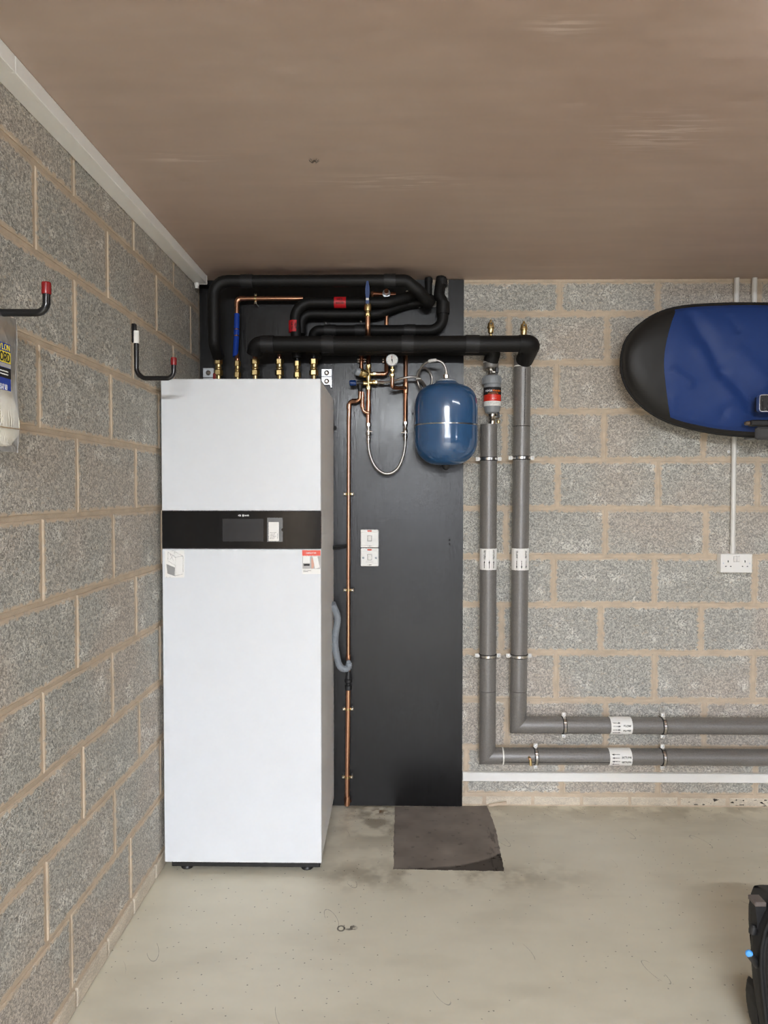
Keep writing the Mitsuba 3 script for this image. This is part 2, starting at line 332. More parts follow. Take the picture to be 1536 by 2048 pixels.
wl = struct('wall_left', box(-.2, -.004, RY, .2, 0, RZ), 'm_mortar', 'left wall of grey concrete blocks running towards the camera')
struct('wall_right', box(RX, RX + .2, RY, .2, 0, RZ), 'm_paint', 'painted right wall outside the view')
D1, D2, DH = (.30, 2.30), (4.4, 5.2), 2.14
front = [box(-.2, D1[0], RY - .2, RY, 0, RZ), box(D1[1], D2[0], RY - .2, RY, 0, RZ), box(D2[1], RX + .2, RY - .2, RY, 0, RZ),
         box(D1[0], D1[1], RY - .2, RY, DH, RZ), box(D2[0], D2[1], RY - .2, RY, DH, RZ), box(D2[0], D2[1], RY - .2, RY, 0, .9)]
struct('wall_front', cat(front), 'm_paint', 'front wall with an open garage doorway and an a window opening behind the camera')
struct('ground', box(-15, 22, -40, RY - .2, -.2, -.03), 'm_outside', 'tarmac drive outside the garage doors')

def slab(outline, depth, to3, jit=.0016, ring=.016, proud=0.0):
    "one block: jittered outline, chamfered arris, a ring for the smeared mortar"
    o = np.array(outline, float); n = len(o); c = o.mean(0)
    o = o + nrs.uniform(-jit, jit, o.shape)
    def inset(d):
        q = o.copy()
        for k in range(2):
            lo, hi = outline[:, k].min(), outline[:, k].max()
            q[:, k] = np.clip(q[:, k], lo + d, hi - d)
        return q
    f = proud + nrs.uniform(-.0010, .0010)
    v, uv = [], []
    for pts, d, u in ((o, -depth, 0), (o, f - .0016, 0), (inset(.003), f, .08), (inset(ring), f + .0003, 1)):
        for q in pts: v.append(to3(q[0], q[1], d)); uv.append((u, 0))
    v.append(to3(c[0], c[1], f + .0003)); uv.append((1, 0))
    fs = []
    for a in range(3):
        for i in range(n):
            j = (i + 1) % n; A, B, C, D = a * n + i, a * n + j, a * n + n + j, a * n + n + i
            fs += [[A, B, C], [A, C, D]]
    for i in range(n): fs.append([3 * n + i, 3 * n + (i + 1) % n, 4 * n])
    return trimesh.Trimesh(np.array(v), np.array(fs), process=False), np.array(uv)
def outline(a0, a1, z0, z1):
    if a1 - a0 > .2: xs = [0, .35, .68, 1]
    else: xs = [0, 1]
    b = [(a0 + (a1 - a0) * t, z0) for t in xs] + [(a1, (z0 + z1) / 2)] + [(a0 + (a1 - a0) * t, z1) for t in xs[::-1]] + [(a0, (z0 + z1) / 2)]
    return np.array(b)
def lay(parent, joints, xs_of, lo, hi, to3, name='block', m='m_block', top=None):
    for c in range(11):
        z1, z0 = joints[c] - GAP / 2, joints[c + 1] + GAP / 2
        if c == 0: z1 = RZ - .012
        xs = [x for x in xs_of(c) if lo < x < hi]; e = [lo - GAP / 2] + xs + [hi + GAP / 2]
        for a, b in zip(e[:-1], e[1:]):
            if b - a < .05: continue
            mm, uv = slab(outline(a + GAP / 2, b - GAP / 2, z0, z1), .05, to3)
            part(parent, name, mm, m, smooth=False, uv=uv)
offB = {0: (1.650, 2.096), 1: (1.421, 1.868), 2: (1.639, 2.10), 3: (1.404, 1.858, 2.310), 4: (1.647, 2.106, 2.558), 5: (1.412, 1.867, 2.327), 6: (1.632, 2.095, 2.553),
        7: (1.393, 1.850, 2.310), 8: (1.646, 2.100, 2.552), 9: (1.421, 1.876, 2.331), 10: (1.232, 1.676, 2.121, 2.569)}
def xsB(c):
    x = list(offB[c]); 
    while x[0] > .9: x.insert(0, x[0] - .4554)
    while x[-1] < 3.6: x.append(x[-1] + .4554)
    return x
lay(wb, BJ, xsB, .90, 3.45, lambda a, z, d: (a, -d, z))
offL = {0: (-1.303, -.838, -.387), 1: (-1.522, -1.067, -.602), 2: (-1.304, -.854), 3: (-1.513, -1.052, -.587), 4: (-1.298, -.835), 5: (-1.507, -1.041, -.564), 6: (-1.312, -.847),
        7: (-1.516, -1.059, -.592), 8: (-1.283, -.824), 9: (-1.509, -1.054), 10: (-1.369, -.919)}
def ysL(c):
    y = list(offL[c])
    while y[0] > -2.7: y.insert(0, y[0] - .4554)
    while y[-1] < -.4: y.append(y[-1] + .4554)
    return y
lay(wl, LJ, ysL, -2.55, -.004, lambda a, z, d: (d, -a - 2.554, z) if False else (d, a, z))
for k in range(14):                                    # the half-buried brick course
    x0 = 1.543 - .2253 * 3 + k * .2253
    mm, uv = slab(outline(x0 + .006, x0 + .2193, .004, BJ[11] - .009), .05, lambda a, z, d: (a, -d, z), ring=.008, proud=-.001)
    part(wb, 'brick', mm, 'm_brick', smooth=False, uv=uv)
for k in range(12):
    y0 = -2.70 + k * .2253
    mm, uv = slab(outline(y0 + .006, y0 + .2193, .004, LJ[11] - .009), .05, lambda a, z, d: (d, a, z), ring=.008, proud=.004)
    part(wl, 'brick', mm, 'm_brick', smooth=False, uv=uv)
part(wb, 'mortar_fillet', box(.0, 3.6, -.0005, .02, RZ - .012, RZ), 'm_mortar')
# fallen mortar at the wall foot
mm = cyl((1.337, -.006, .003), (1.420, -.012, .020), .007, 8); part('floor', 'mortar_smear', mm, 'm_mortar')
# bare patch in the floor paint
edge_ = [(.902, -.019), (1.330, -.006), (1.339, -.2), (1.330, -.42), (1.322, -.582), (1.1, -.579), (.896, -.574), (.897, -.3)]
ring_ = np.array(sg.Polygon(edge_).segmentize(.02).exterior.coords)[:-1]
pp = sg.Polygon(ring_ + nrs.uniform(-.0022, .0022, ring_.shape)).buffer(0)
m = trimesh.creation.extrude_polygon(pp, .0012, engine='earcut'); part('floor', 'bare_patch', m, 'm_patch', smooth=False, label='dark grey unpainted patch of concrete at the foot of the black board')

# white trunking along the left wall under the ceiling
tk = thing('cable_trunking', 'long white plastic trunking along the left wall under the ceiling', 'trunking')
part(tk, 'base', box(.002, .050, -3.3, -.085, RZ - .038, RZ - .0005, .002), 'm_white_plastic')
part(tk, 'lid', box(.047, .0585, -3.3, -1.72, RZ - .0395, RZ - .001, .002), 'm_white_plastic')
part(tk, 'lid', box(.047, .0585, -1.718, -.085, RZ - .0395, RZ - .001, .002), 'm_white_plastic')
part(tk, 'end_cap', box(.001, .060, -.090, -.082, RZ - .041, RZ - .0005, .002), 'm_white_plastic')
gl = whole('cable_gland', 'small white cable gland under the end of the ceiling trunking', 'cable gland',
           [lathe([(.009, 0), (.009, .012), (.0105, .013), (.0105, .024), (.008, .026)], (.018, -.105, RZ - .064), (0, 0, 1), 14)], 'm_clip_white')
# white trunking low on the back wall
dt = thing('skirting_trunking', 'white plastic mini trunking running low across the block wall', 'trunking')
zA, zB = P(1200, 1564, -.02)[2], P(1200, 1546, -.02)[2]
part(dt, 'base', box(1.214, 3.4, -.012, -.0005, zA + .001, zB - .001, .001), 'm_white_plastic')
part(dt, 'lid', box(1.214, 3.4, -.024, -.010, zA, zB, .003), 'm_white_plastic')

# ---------------------------------------------------------------- black board
bd = thing('backing_board', 'tall black painted plywood board behind the pipework', 'board')
n0, n1, nz = P(858, 580, -.018)[0], P(897, 580, -.018)[0], P(870, 614, -.018)[2]
bx1 = 1.2125
poly = sg.Polygon([(.006, .004), (bx1, .004), (bx1, RZ - .004), (n1, RZ - .004), (n1, nz), (n0, nz), (n0, RZ - .004), (.006, RZ - .004)])
part(bd, 'panel', prism_xz(poly, -.018, -.0015), 'm_board', smooth=False)
for px, py in ((899, 1080), (899, 1088), (826, 827)):
    q = P(px, py, -.018); part(bd, 'screw_hole', cyl(q + [0, .001, 0], q - [0, .0006, 0], .0045, 10), 'm_black_rubber')
q = P(669, 856, -.018); part(bd, 'knot', cyl(q + [0, .001, 0], q - [0, .0008, 0], .011, 12), 'm_black_rubber')

# ---------------------------------------------------------------- white heat pump unit
hp = thing('heat_pump_unit', 'tall white indoor heat pump cabinet with a black display band standing in the corner', 'heat pump')
UX0, UX1, UY, UZ0, UZ1 = .0175, .6205, -.612, .040, 1.8855
zs1, zs2 = P(500, 1022, UY)[2], P(500, 1097.5, UY)[2]
part(hp, 'body', box(UX0 + .003, UX1 - .001, UY + .022, -.030, UZ0 + .004, UZ1 - .002, .003), 'm_grey_enamel')
part(hp, 'upper_panel', box(UX0, UX1, UY, UY + .022, zs1 + .0012, UZ1, .0025), 'm_white_enamel')
band_ = part(hp, 'display_band', box(UX0 + .0005, UX1 - .0005, UY + .001, UY + .022, zs2 + .0008, zs1 - .0002, .001), 'm_black_gloss')
part(hp, 'lower_panel', box(UX0, UX1, UY, UY + .022, UZ0, zs2 - .0012, .0025), 'm_white_enamel')
part(hp, 'plinth', box(UX0 + .022, UX1 - .008, UY + .018, -.06, .014, UZ0 + .006, .003), 'm_black_plastic')
for x in (UX0 + .075, UX1 - .06):
    for y in (UY + .045, -.12):
        part(hp, 'foot', lathe([(.022, 0), (.024, .004), (.020, .012), (.008, .016), (.008, .03)], (x, y, 0), (0, 0, 1), 16), 'm_black_plastic')
YF = UY + .001
def face(px, py, y=None): return P(px, py, YF if y is None else y)
a, b = face(445, 1083), face(527, 1037.5)
part(hp + '__display_band', 'screen', box(a[0], b[0], YF - .0008, YF + .001, a[2], b[2], .0004), 'm_screen')
q = face(486, 1031); part(hp + '__display_band', 'lettering', [words('VIE', .0052, q + [-.0135, -.0001, 0], .0005, True, .012), words('MANN', .0052, q + [.0135, -.0001, 0], .0005, True, .0175),
     lathe([(.0012, 0), (.0034, .0001), (.0034, .0006), (.0012, .0006)], q + [0, .0001, 0], (0, -1, 0), 14), cyl(q + [0, .0001, .003], q + [0, .0001, .0055], .0012, 6), cyl(q + [0, .0001, -.003], q + [0, .0001, -.0055], .0012, 6)], 'm_ink_white', smooth=False)
# clear pouch with a white card
a, b = face(534.5, 1083.5), face(565.5, 1035.5)
pz = part(hp + '__display_band', 'clear_pouch', prism_xz(sg.box(a[0], a[2], b[0], b[2]).difference(sg.Point(b[0], (a[2] + b[2]) / 2).buffer(.0055)), YF - .0011, YF - .0003), 'm_pouch', smooth=False)
a, b = face(537.5, 1082), face(558, 1044)
part(hp + '__display_band', 'card', box(a[0], b[0], YF - .0020, YF - .0012, a[2], b[2]), 'm_paper')
ln = []
cx, cz, w = (a[0] + b[0]) / 2, b[2], b[0] - a[0]
for i in range(6): ln.append(box(a[0] + .004, b[0] - .010 - .004 * (i % 3), YF - .0024, YF - .0018, cz - .040 - i * .0045, cz - .0415 - i * .0045))
ln.append(box(b[0] - .006, b[0] - .0045, YF - .0024, YF - .0018, cz - .064, cz - .042))
part(hp + '__display_band', 'print', ln, 'm_ink_grey', smooth=False)
# stickers on the lower panel
YP = UY
a, b = face(330, 1155, YP), face(368.5, 1100.5, YP)
s1 = part(hp, 'diagram_sticker', box(a[0], b[0], YP - .0006, YP + .001, a[2], b[2]), 'm_paper', label='white sticker with a line drawing of the opened cabinet')
ln = []
def stroke(pts, r=.0006, y=YP - .0006):
    ln.append(tube([face(px, py, y) for px, py in pts], r, 5))
X_, Z_ = 330, 1100
for seg in ([(349, 1103), (366, 1112), (366, 1148), (350, 1152)], [(349, 1103), (349, 1115), (366, 1112)], [(336, 1104), (336, 1122), (351, 1131), (351, 1115), (336, 1104)], [(340, 1108), (347, 1121)], [(347, 1110), (340, 1119)],
            [(351, 1131), (351, 1152)], [(341, 1102), (352, 1101)], [(338, 1128), (338, 1132)], [(332, 1154), (334, 1154)], [(339, 1154), (341, 1154)]): stroke(seg)
part(s1, 'line_drawing', ln, 'm_ink_grey', smooth=False)
gp = sg.Polygon([tuple(face(*q, YP)[[0, 2]]) for q in ((333, 1128), (350, 1135), (349.5, 1152), (335, 1147))])
part(s1, 'grey_panel_drawing', prism_xz(gp, YP - .0010, YP - .0003), 'm_ink_grey', smooth=False)
a, b = face(604.5, 1148, YP), face(641, 1100.5, YP)
s2 = part(hp, 'notice_sticker', box(a[0], b[0], YP - .0006, YP + .001, a[2], b[2]), 'm_paper', label='white sticker with a red heading and a picture of a phone')
a2 = face(641, 1111.5, YP); part(s2, 'red_heading', box(a[0], b[0], YP - .0010, YP, a2[2], b[2]), 'm_sticker_red')
q = face(622, 1106, YP - .001); part(s2, 'heading_lettering', words('CONNECT ME', .0052, q + [0, -.0001, 0], .0004, True, .040), 'm_ink_white', smooth=False)
c0, c1 = face(605, 1137.5, YP), face(641, 1112, YP)
part(s2, 'picture', box(c0[0], c1[0], YP - .0010, YP, c0[2], c1[2]), 'm_photo_grey')
c0, c1 = face(606, 1126, YP), face(620, 1112.5, YP); part(s2, 'picture_cabinet', box(c0[0], c1[0], YP - .0014, YP, c0[2], c1[2]), 'm_paper')
c0, c1 = face(607.5, 1131.5, YP), face(619.5, 1128, YP); part(s2, 'picture_shelf', box(c0[0], c1[0], YP - .0014, YP, c0[2], c1[2]), 'm_ink')
gp = sg.Polygon([tuple(face(*q, YP)[[0, 2]]) for q in ((622.5, 1117), (627, 1114), (630, 1128), (626, 1137), (623, 1137))]); part(s2, 'picture_hand', prism_xz(gp, YP - .0014, YP), 'm_skin_tone', smooth=False)
gp = sg.Polygon([tuple(face(*q, YP)[[0, 2]]) for q in ((625, 1113), (635, 1112.5), (639.5, 1135), (630, 1137.3))]); part(s2, 'picture_phone', prism_xz(gp, YP - .0018, YP), 'm_paper', smooth=False)
ln = []
for i, w in enumerate((16, 10)):
    c0, c1 = face(606.5, 1141.6 + 2.4 * i, YP), face(606.5 + w, 1140.6 + 2.4 * i, YP); ln.append(box(c0[0], c1[0], YP - .0009, YP, c0[2], c1[2]))
part(s2, 'small_print', ln, 'm_ink_grey', smooth=False)
for (px0, px1) in ((404, 424), (643, 664)):            # galvanised brackets behind the cabinet top
    y0 = -.035
    bk = thing('wall_bracket', 'galvanised steel bracket behind the left rear corner of the white cabinet' if px0 < 500 else 'galvanised steel bracket with two bolts at the right rear corner of the white cabinet', 'bracket')
    a, b = P(px0, 754, y0), P(px1, 738, y0)
    if px0 < 500: a, b = P(406, 756, y0), P(428, 736, y0)
    part(bk, 'plate', box(a[0], b[0], y0 - .003, -.0185, a[2] + .002, b[2], .001), 'm_zinc')
    lw = sg.Polygon([(a[0] + .001, a[2]), (b[0] - .001, a[2]), (b[0] - .001, a[2] - .048), (b[0] - .006, a[2] - .048), (b[0] - .008, a[2] - .036), (a[0] + .013, a[2] - .036), (a[0] + .001, a[2] - .018)])
    part(bk, 'hook_plate', prism_xz(lw, y0 - .003, -.0185), 'm_zinc', smooth=False)
    cx = (a[0] + b[0]) / 2
    for z in ((a[2] + b[2]) / 2, a[2] - .020):
        part(bk, 'bolt', lathe([(.011, 0), (.011, .002), (.009, .004), (.006, .006)], (cx, y0 - .003, z), (0, -1, 0), 14), 'm_chrome')
# ---------------------------------------------------------------- brass fittings on the cabinet top
TOPY = -.13
names6 = ['first brass compression fitting from the left on the cabinet top, under the black riser', 'brass compression fitting under the blue taped copper pipe', 'third brass compression fitting from the left on the cabinet top',
          'fourth brass compression fitting from the left on the cabinet top', 'slim brass compression fitting second from the right on the cabinet top', 'rightmost brass compression fitting on the cabinet top']
FX = [437, 475, 510.5, 559, 594.5, 627.5]
fitx = []
for i, px in enumerate(FX):
    q = P(px, 735, TOPY); x, y = q[0], q[1]; s = .8 if i in (1, 4) else 1.0
    zt = P(px, 718 if i not in (1, 4) else 722, TOPY)[2]; fitx.append((x, y, zt))
    t = thing('compression_fitting', names6[i], 'pipe fitting', 'brass fittings on top of the heat pump cabinet')
    h0 = UZ1 - .002; r = .0185 * s
    part(t, 'tail', lathe([(r * .55, 0), (r * .55, zt - .055 - h0), (r * .9, zt - .055 - h0), (r * .9, zt - .05 - h0), (r * .72, zt - .045 - h0), (r * .72, zt - .02 - h0)], (x, y, h0), (0, 0, 1), 18), 'm_brass')
    part(t, 'nut', hexnut((x, y, zt - .073), (x, y, zt - .049), r * 1.06), 'm_brass', smooth=False)
    part(t, 'nut', hexnut((x, y, zt - .024), (x, y, zt), r), 'm_brass', smooth=False)
    part(t, 'collar', lathe([(r * .8, 0), (r * .86, .003), (r * .8, .006)], (x, y, zt - .042), (0, 0, 1), 18), 'm_brass')
    part(t, 'stub', cyl((x, y, zt), (x, y, zt + (.02 if i != 1 else .01)), r * .55, 14), 'm_copper' if i < 4 else 'm_black_plastic')
q = P(429, 752, -.16); whole('drain_tap', 'small red handled tap beside the leftmost brass fitting', 'tap', [box(q[0] - .006, q[0] + .006, q[1] - .006, q[1] + .006, q[2] - .03, q[2] + .012, .003), cyl((q[0], q[1], UZ1 - .001), (q[0], q[1], q[2]), .004, 10)], 'm_red_vinyl')

# ---------------------------------------------------------------- black insulated pipework
def pipe(name, label, path, r, m='m_black_foam', cat_='pipe', sides=28, group=None):
    t = thing(name, label, cat_, group)
    part(t, 'insulation' if 'foam' in m else 'tube', tube(path, r, sides), m, smooth=50)
    return t
def sleeve(t, a, b, r, m='m_black_tape', name='sleeve'):
    return part(t, name, band(a, b, r, .003, 28), m, smooth=40)
# main flow pipe in front
YM = -.21; rM = rad(16, YM)
A = P(505, 689, YM); B = P(1053, 688, YM); xB = P(1045.5, 800, -.066)[0]
zf = P(640, 688.5, YM)[2]
EL = P(1047, 725, -.066)
path = fillet([np.array([fitx[2][0] + .01, YM + .02, fitx[2][2] + .012]), np.array([fitx[2][0] + .02, YM, zf]), np.array([xB + .014, YM, zf]), np.array([xB + .002, -.066, zf - .055])], [.05, .055], 10)
fm = pipe('insulated_pipe', 'thickest black insulated pipe, running across the board to the elbow over the grey flow pipe', path, rM)
for px0, px1 in ((523, 548), (644, 668), (803, 827), (931, 958)):
    sleeve(fm, [P(px0, 688, YM)[0], YM, zf], [P(px1, 688, YM)[0], YM, zf], rM, name='joint_sleeve')
part(fm, 'elbow_sleeve', tube(fillet([np.array([xB - .042, YM, zf]), np.array([xB + .014, YM, zf]), np.array([xB + .003, -.085, zf - .046])], [.055], 12), rM + .0035, 28), 'm_black_foam', smooth=50)
# return pipe behind it
YR = -.100; rR = rad(15, YR); zr = P(800, 696, YR)[2]; xR = P(981, 740, -.066)[0]
path = fillet([np.array([fitx[5][0], TOPY, fitx[5][2] + .012]), np.array([fitx[5][0] + .004, YR, zr]), np.array([xR + .012, YR, zr]), np.array([xR, -.075, zr - .055])], [.035, .05], 8)
rt = pipe('insulated_pipe', 'black insulated pipe behind the thick front one, turning down above the grey filter', path, rR)
# upper pipe
YU = -.20; rU = rad(12, YU); zu = P(640, 562, YU)[2]
path = fillet([np.array([fitx[0][0], TOPY, fitx[0][2] + .012]), np.array([fitx[0][0], YU, fitx[0][2] + .05]), np.array([fitx[0][0] - .002, YU, zu]), P(812, 562, YU) * [1, 1, 0] + [0, 0, zu], P(838, 582, -.185), P(856, 606, -.14), P(860, 600, -.0225)], [.04, .06, .035, .05, .04], 10)
up = pipe('insulated_pipe', 'black insulated pipe running just under the ceiling along the top of the board', path, rU)
for px0, px1 in ((482, 506), (768, 791)): sleeve(up, [P(px0, 562, YU)[0], YU, zu], [P(px1, 562, YU)[0], YU, zu], rU, name='joint_sleeve')
# hot water pipe
YH = -.132; rH = rad(10.3, YH); zh = P(660, 605, YH)[2]; xh = P(588.5, 655, YH)[0]
path = fillet([np.array([fitx[4][0], TOPY, fitx[4][2] + .012]), np.array([xh, YH, zh]), P(775, 605, YH) * [1, 1, 0] + [0, 0, zh], P(815, 594, -.100), P(838, 587, -.06), P(846, 583, -.045)], [.07, .08, .04, .04], 10)
hw = pipe('insulated_pipe', 'black insulated hot water pipe with two red tape labels', path, rH)
x0, x1 = P(668.5, 605, YH)[0], P(692.5, 605, YH)[0]
tp = part(hw, 'red_tape', band([x0, YH, zh], [x1, YH, zh], rH, .0015), 'm_red_tape', label='red HOT WATER tape on the horizontal run')
xm = (x0 + x1) / 2
for tx, dz in (('HOT', .008), ('WATER', -.008)):
    w = meshkit.text_mesh(tx, .0085, .0006, True); b = w.bounds; w.apply_translation([-(b[0, 0] + b[1, 0]) / 2, -(b[0, 1] + b[1, 1]) / 2, 0])
    w.apply_scale([min(1, .036 / (b[1, 0] - b[0, 0])), 1, 1]); v = w.vertices.copy(); w.vertices = np.stack([v[:, 1] + dz, -v[:, 0], v[:, 2]], 1)   # (round, along, out)
    w.vertices = np.stack([w.vertices[:, 0], w.vertices[:, 1], w.vertices[:, 2]], 1)
    g = wrap(w, (xm, YH, zh), rH + .0016, (-1, 0, 0), (0, -1, 0)); part(tp, 'lettering', g, 'm_ink', smooth=False)
z0, z1 = P(588, 665, YH)[2], P(588, 642, YH)[2]
tp = part(hw, 'red_tape', band([xh, YH, z0], [xh, YH, z1], rH, .0015), 'm_red_tape', label='red HOT WATER tape on the upright run')
for tx, dx in (('HOT', .008), ('WATER', -.008)):
    w = meshkit.text_mesh(tx, .0085, .0006, True); b = w.bounds; w.apply_translation([-(b[0, 0] + b[1, 0]) / 2, -(b[0, 1] + b[1, 1]) / 2, 0])
    w.apply_scale([min(1, .036 / (b[1, 0] - b[0, 0])), 1, 1]); v = w.vertices.copy(); w.vertices = np.stack([v[:, 1] + dx, -v[:, 0], v[:, 2]], 1)
    g = wrap(w, (xh, YH, (z0 + z1) / 2), rH + .0016, (0, 0, 1), (0, -1, 0)); part(tp, 'lettering', g, 'm_ink', smooth=False)
# the pipe under it
YT = -.085; rT = rad(9.5, YT); zt_ = P(660, 628, YT)[2]; x5 = fitx[5][0]
path = fillet([np.array([P(602, 662, YT)[0], YT, P(604, 668, YT)[2]]), np.array([P(602, 650, YT)[0], YT, zt_]), P(755, 628, YT) * [1, 1, 0] + [0, 0, zt_], P(795, 613, -.062), P(815, 608, -.05), P(845, 604, -.042)], [.05, .08, .05, .03], 10)
t2 = pipe('insulated_pipe', 'thin black insulated pipe bending up under the hot water pipe', path, rT)
# lower run turning up at the right
YL = -.075; rL = rad(10.5, YL); zl_ = P(740, 661, YL)[2]; xl = P(886, 630, YL)[0]
path = fillet([np.array([P(627, 692, YL)[0], YL + .02, P(622, 684, YL)[2]]), np.array([P(627, 665, YL)[0], YL, zl_]), np.array([xl, YL, zl_]), np.array([xl, YL, P(884, 604, YL)[2]]), np.array([P(878, 590, YL)[0], YL + .005, P(880, 590, YL)[2]]), np.array([P(883.5, 560, YL)[0], -.05, P(883, 553, YL)[2]])], [.04, .06, .03, .03], 10)
lo = pipe('insulated_pipe', 'black insulated pipe that turns up beside the notch in the board', path, rL)
for px0, px1 in ((649, 672), (710, 731), (808, 831)): sleeve(lo, [P(px0, 661, YL)[0], YL, zl_], [P(px1, 661, YL)[0], YL, zl_], rL, name='joint_sleeve')
za, zb = P(884, 628, YL)[2], P(884, 605, YL)[2]
part(lo, 'upright_sleeve', band([xl, YL, za], [xl, YL, zb], rL + .001, .005), 'm_black_foam', smooth=40)
sleeve(lo, [P(883.5, 572, -.055)[0], -.055, P(883, 572, -.055)[2]], [P(883.5, 560, -.052)[0], -.052, P(883, 560, -.052)[2]], rL, name='collar')
q0, q1 = P(857, 590, -.05), P(857.5, 556, -.05)
cb = whole('cable_sleeve', 'short black sleeved pipe end in the notch at the top of the board', 'pipe', [tube([q0, (q0 + q1) / 2, q1], rad(7, -.05), 18), band(q1 + [0, 0, -.02], q1 + [0, 0, -.004], rad(7, -.05), .002, 18)], 'm_black_foam')

# ---------------------------------------------------------------- cold water pipe with blue tape
YC = -.082; rC = rad(4.4, YC); xc = fitx[1][0]; zc = P(540, 597, YC)[2]
xc0 = P(474, 650, YC)[0]
path = fillet([np.array([fitx[1][0], TOPY, fitx[1][2]]), np.array([xc0, YC - .02, fitx[1][2] + .05]), np.array([xc0, YC, P(474, 628, YC)[2]]), np.array([xc0, YC, zc]), np.array([P(497, 597, YC)[0], YC, zc]), np.array([P(520, 597, YC)[0], -.10, zc]) if False else np.array([P(606, 597, YC)[0], YC, zc])], [.05, .05, .026, 0], 10)
cw = thing('copper_pipe', 'copper pipe wrapped in blue tape rising from the cabinet and turning right', 'pipe')
part(cw, 'tube', tube(path, rC, 20), 'm_copper', smooth=50)
for (y0, y1) in ((716, 675), (672, 661), (659, 628)):
    za, zb = P(474, y0, YC)[2], P(474, y1, YC)[2]
    ya, yb = [np.interp(z, [fitx[1][2], fitx[1][2] + .05, P(474, 628, YC)[2]], [TOPY, YC - .02, YC]) for z in (za, zb)]; part(cw, 'blue_tape', band([xc0, ya, za], [xc0, yb, zb], rC, .0022, 22), 'm_blue_tape', smooth=40)
ep = fillet([np.array([xc0, YC, zc - .036]), np.array([xc0, YC, zc]), np.array([xc0 + .04, YC, zc])], [.026], 10)
part(cw, 'elbow', tube(ep, rC + .0014, 20), 'm_copper', smooth=50)

def clip_on(label, c, axis, r, back, mbody='m_brass', mscrew='m_chrome', group='pipe clips on the copper pipes'):
    "a two screw saddle clip round a copper pipe at c, fixed to the board at y = back"
    t = thing('pipe_clip', label, 'pipe clip', group)
    ax = np.array(axis, float); sd = np.array([ax[2], 0, -ax[0]]) if abs(ax[1]) < .5 else np.array([1, 0, 0])
    sd = np.cross([0, 1, 0], ax)
    c = np.asarray(c, float)
    part(t, 'saddle', band(c - ax * .004, c + ax * .004, r, .0016, 20), mbody, smooth=40)
    for s in (-1, 1):
        e = c + sd * s * (r + .008)
        part(t, 'lug', box(e[0] - .0065, e[0] + .0065, c[1] - .0015, c[1] + .0015, e[2] - .0065, e[2] + .0065, .0012), mbody)
        part(t, 'screw', [lathe([(.0062, 0), (.0058, .003), (.003, .005)], e + [0, -.0015, 0], (0, -1, 0), 12), cyl(e, [e[0], back, e[2]], .0026, 8)], mscrew)
    return t
q = P(511, 597, YC); clip_on('small pipe clip on the copper pipe near the blue tape', [q[0], YC, zc], (1, 0, 0), rC, -.018)

# ---------------------------------------------------------------- lever valve with the blue handle
YV = -.20; xv = P(735.5, 640, YV)[0]
lv = thing('lever_valve', 'brass lever valve with a blue handle standing over the black pipes', 'valve')
def zy(py, y=YV): return P(735, py, y)[2]
part(lv, 'body', lathe([(rad(6, YV), 0), (rad(6, YV), zy(632) - zy(634)), (rad(5, YV), zy(630) - zy(634)), (rad(5, YV), zy(624) - zy(634)), (rad(7, YV), zy(622) - zy(634)), (rad(7.6, YV), zy(614) - zy(634)), (rad(6.5, YV), zy(608) - zy(634)), (rad(4, YV), zy(606) - zy(634))], (xv, YV, zy(634)), (0, 0, 1), 20), 'm_brass')
part(lv, 'nut', hexnut((xv, YV, zy(634)), (xv, YV, zy(627)), rad(6.4, YV)), 'm_brass', smooth=False)
part(lv, 'stem', cyl((xv, YV, zy(611)), (xv, YV - .03, zy(607)), .006, 14), 'm_chrome')
hpoly = sg.Polygon([(xv - .008, zy(612)), (xv + .008, zy(612)), (xv + .0065, zy(600)), (xv + .0095, zy(590)), (xv + .0085, zy(578)), (xv + .004, zy(567)), (xv - .004, zy(567)), (xv - .0085, zy(578)), (xv - .0095, zy(590)), (xv - .0065, zy(600))]).buffer(-.002).buffer(.002)
hd = part(lv, 'handle', prism_xz(hpoly, YV - .038, YV - .026), 'm_blue_plastic', smooth=False)
part(hd, 'white_end', box(xv - .0068, xv + .0068, YV - .0392, YV - .0255, zy(605), zy(600.5), .001), 'm_clip_white')
part(hd, 'rib', box(xv - .002, xv + .002, YV - .0392, YV - .0375, zy(594), zy(572), .001), 'm_blue_plastic')
part(lv, 'tail_pipe', tube(fillet([(xv, YV, zy(633)), (xv, YV, zy(654)), (xv, -.152, zy(688)), (xv, -.150, zy(700))], .03), rad(5, YV), 18), 'm_copper', smooth=50)
# short stubs and the clamp behind
YS = -.055
q0, q1 = P(773, 664, YS), P(773, 618, YS); whole('copper_pipe', 'short upright copper stub behind the black pipes right of the blue lever', 'pipe', tube([q0, q1], rad(4, YS), 16), 'm_copper')
q0, q1 = P(745, 588, YS), P(792, 589, YS)
ct = thing('copper_pipe', 'short dark copper length seen between the black pipes beside the blue lever', 'pipe')
part(ct, 'tube', tube([q0, q1], rad(4.5, YS), 16), 'm_copper_dark')
part(ct, 'ring_clamp', lathe([(rad(5, YS), 0), (rad(8, YS), 0), (rad(8, YS), .012), (rad(5, YS), .012), (rad(5, YS), 0)], P(773, 588, YS - .02), (0, -1, 0), 24), 'm_zinc')
part(ct, 'capped_end', lathe([(rad(4.6, YS), 0), (rad(4.6, YS), .05), (rad(4, YS), .053)], P(773, 588, YS + .02), (0, -1, 0), 20), 'm_copper_dark')
part(ct, 'union', hexnut(P(742, 588, YS - .01), P(747, 588, YS - .01), rad(6, YS)), 'm_copper', smooth=False)
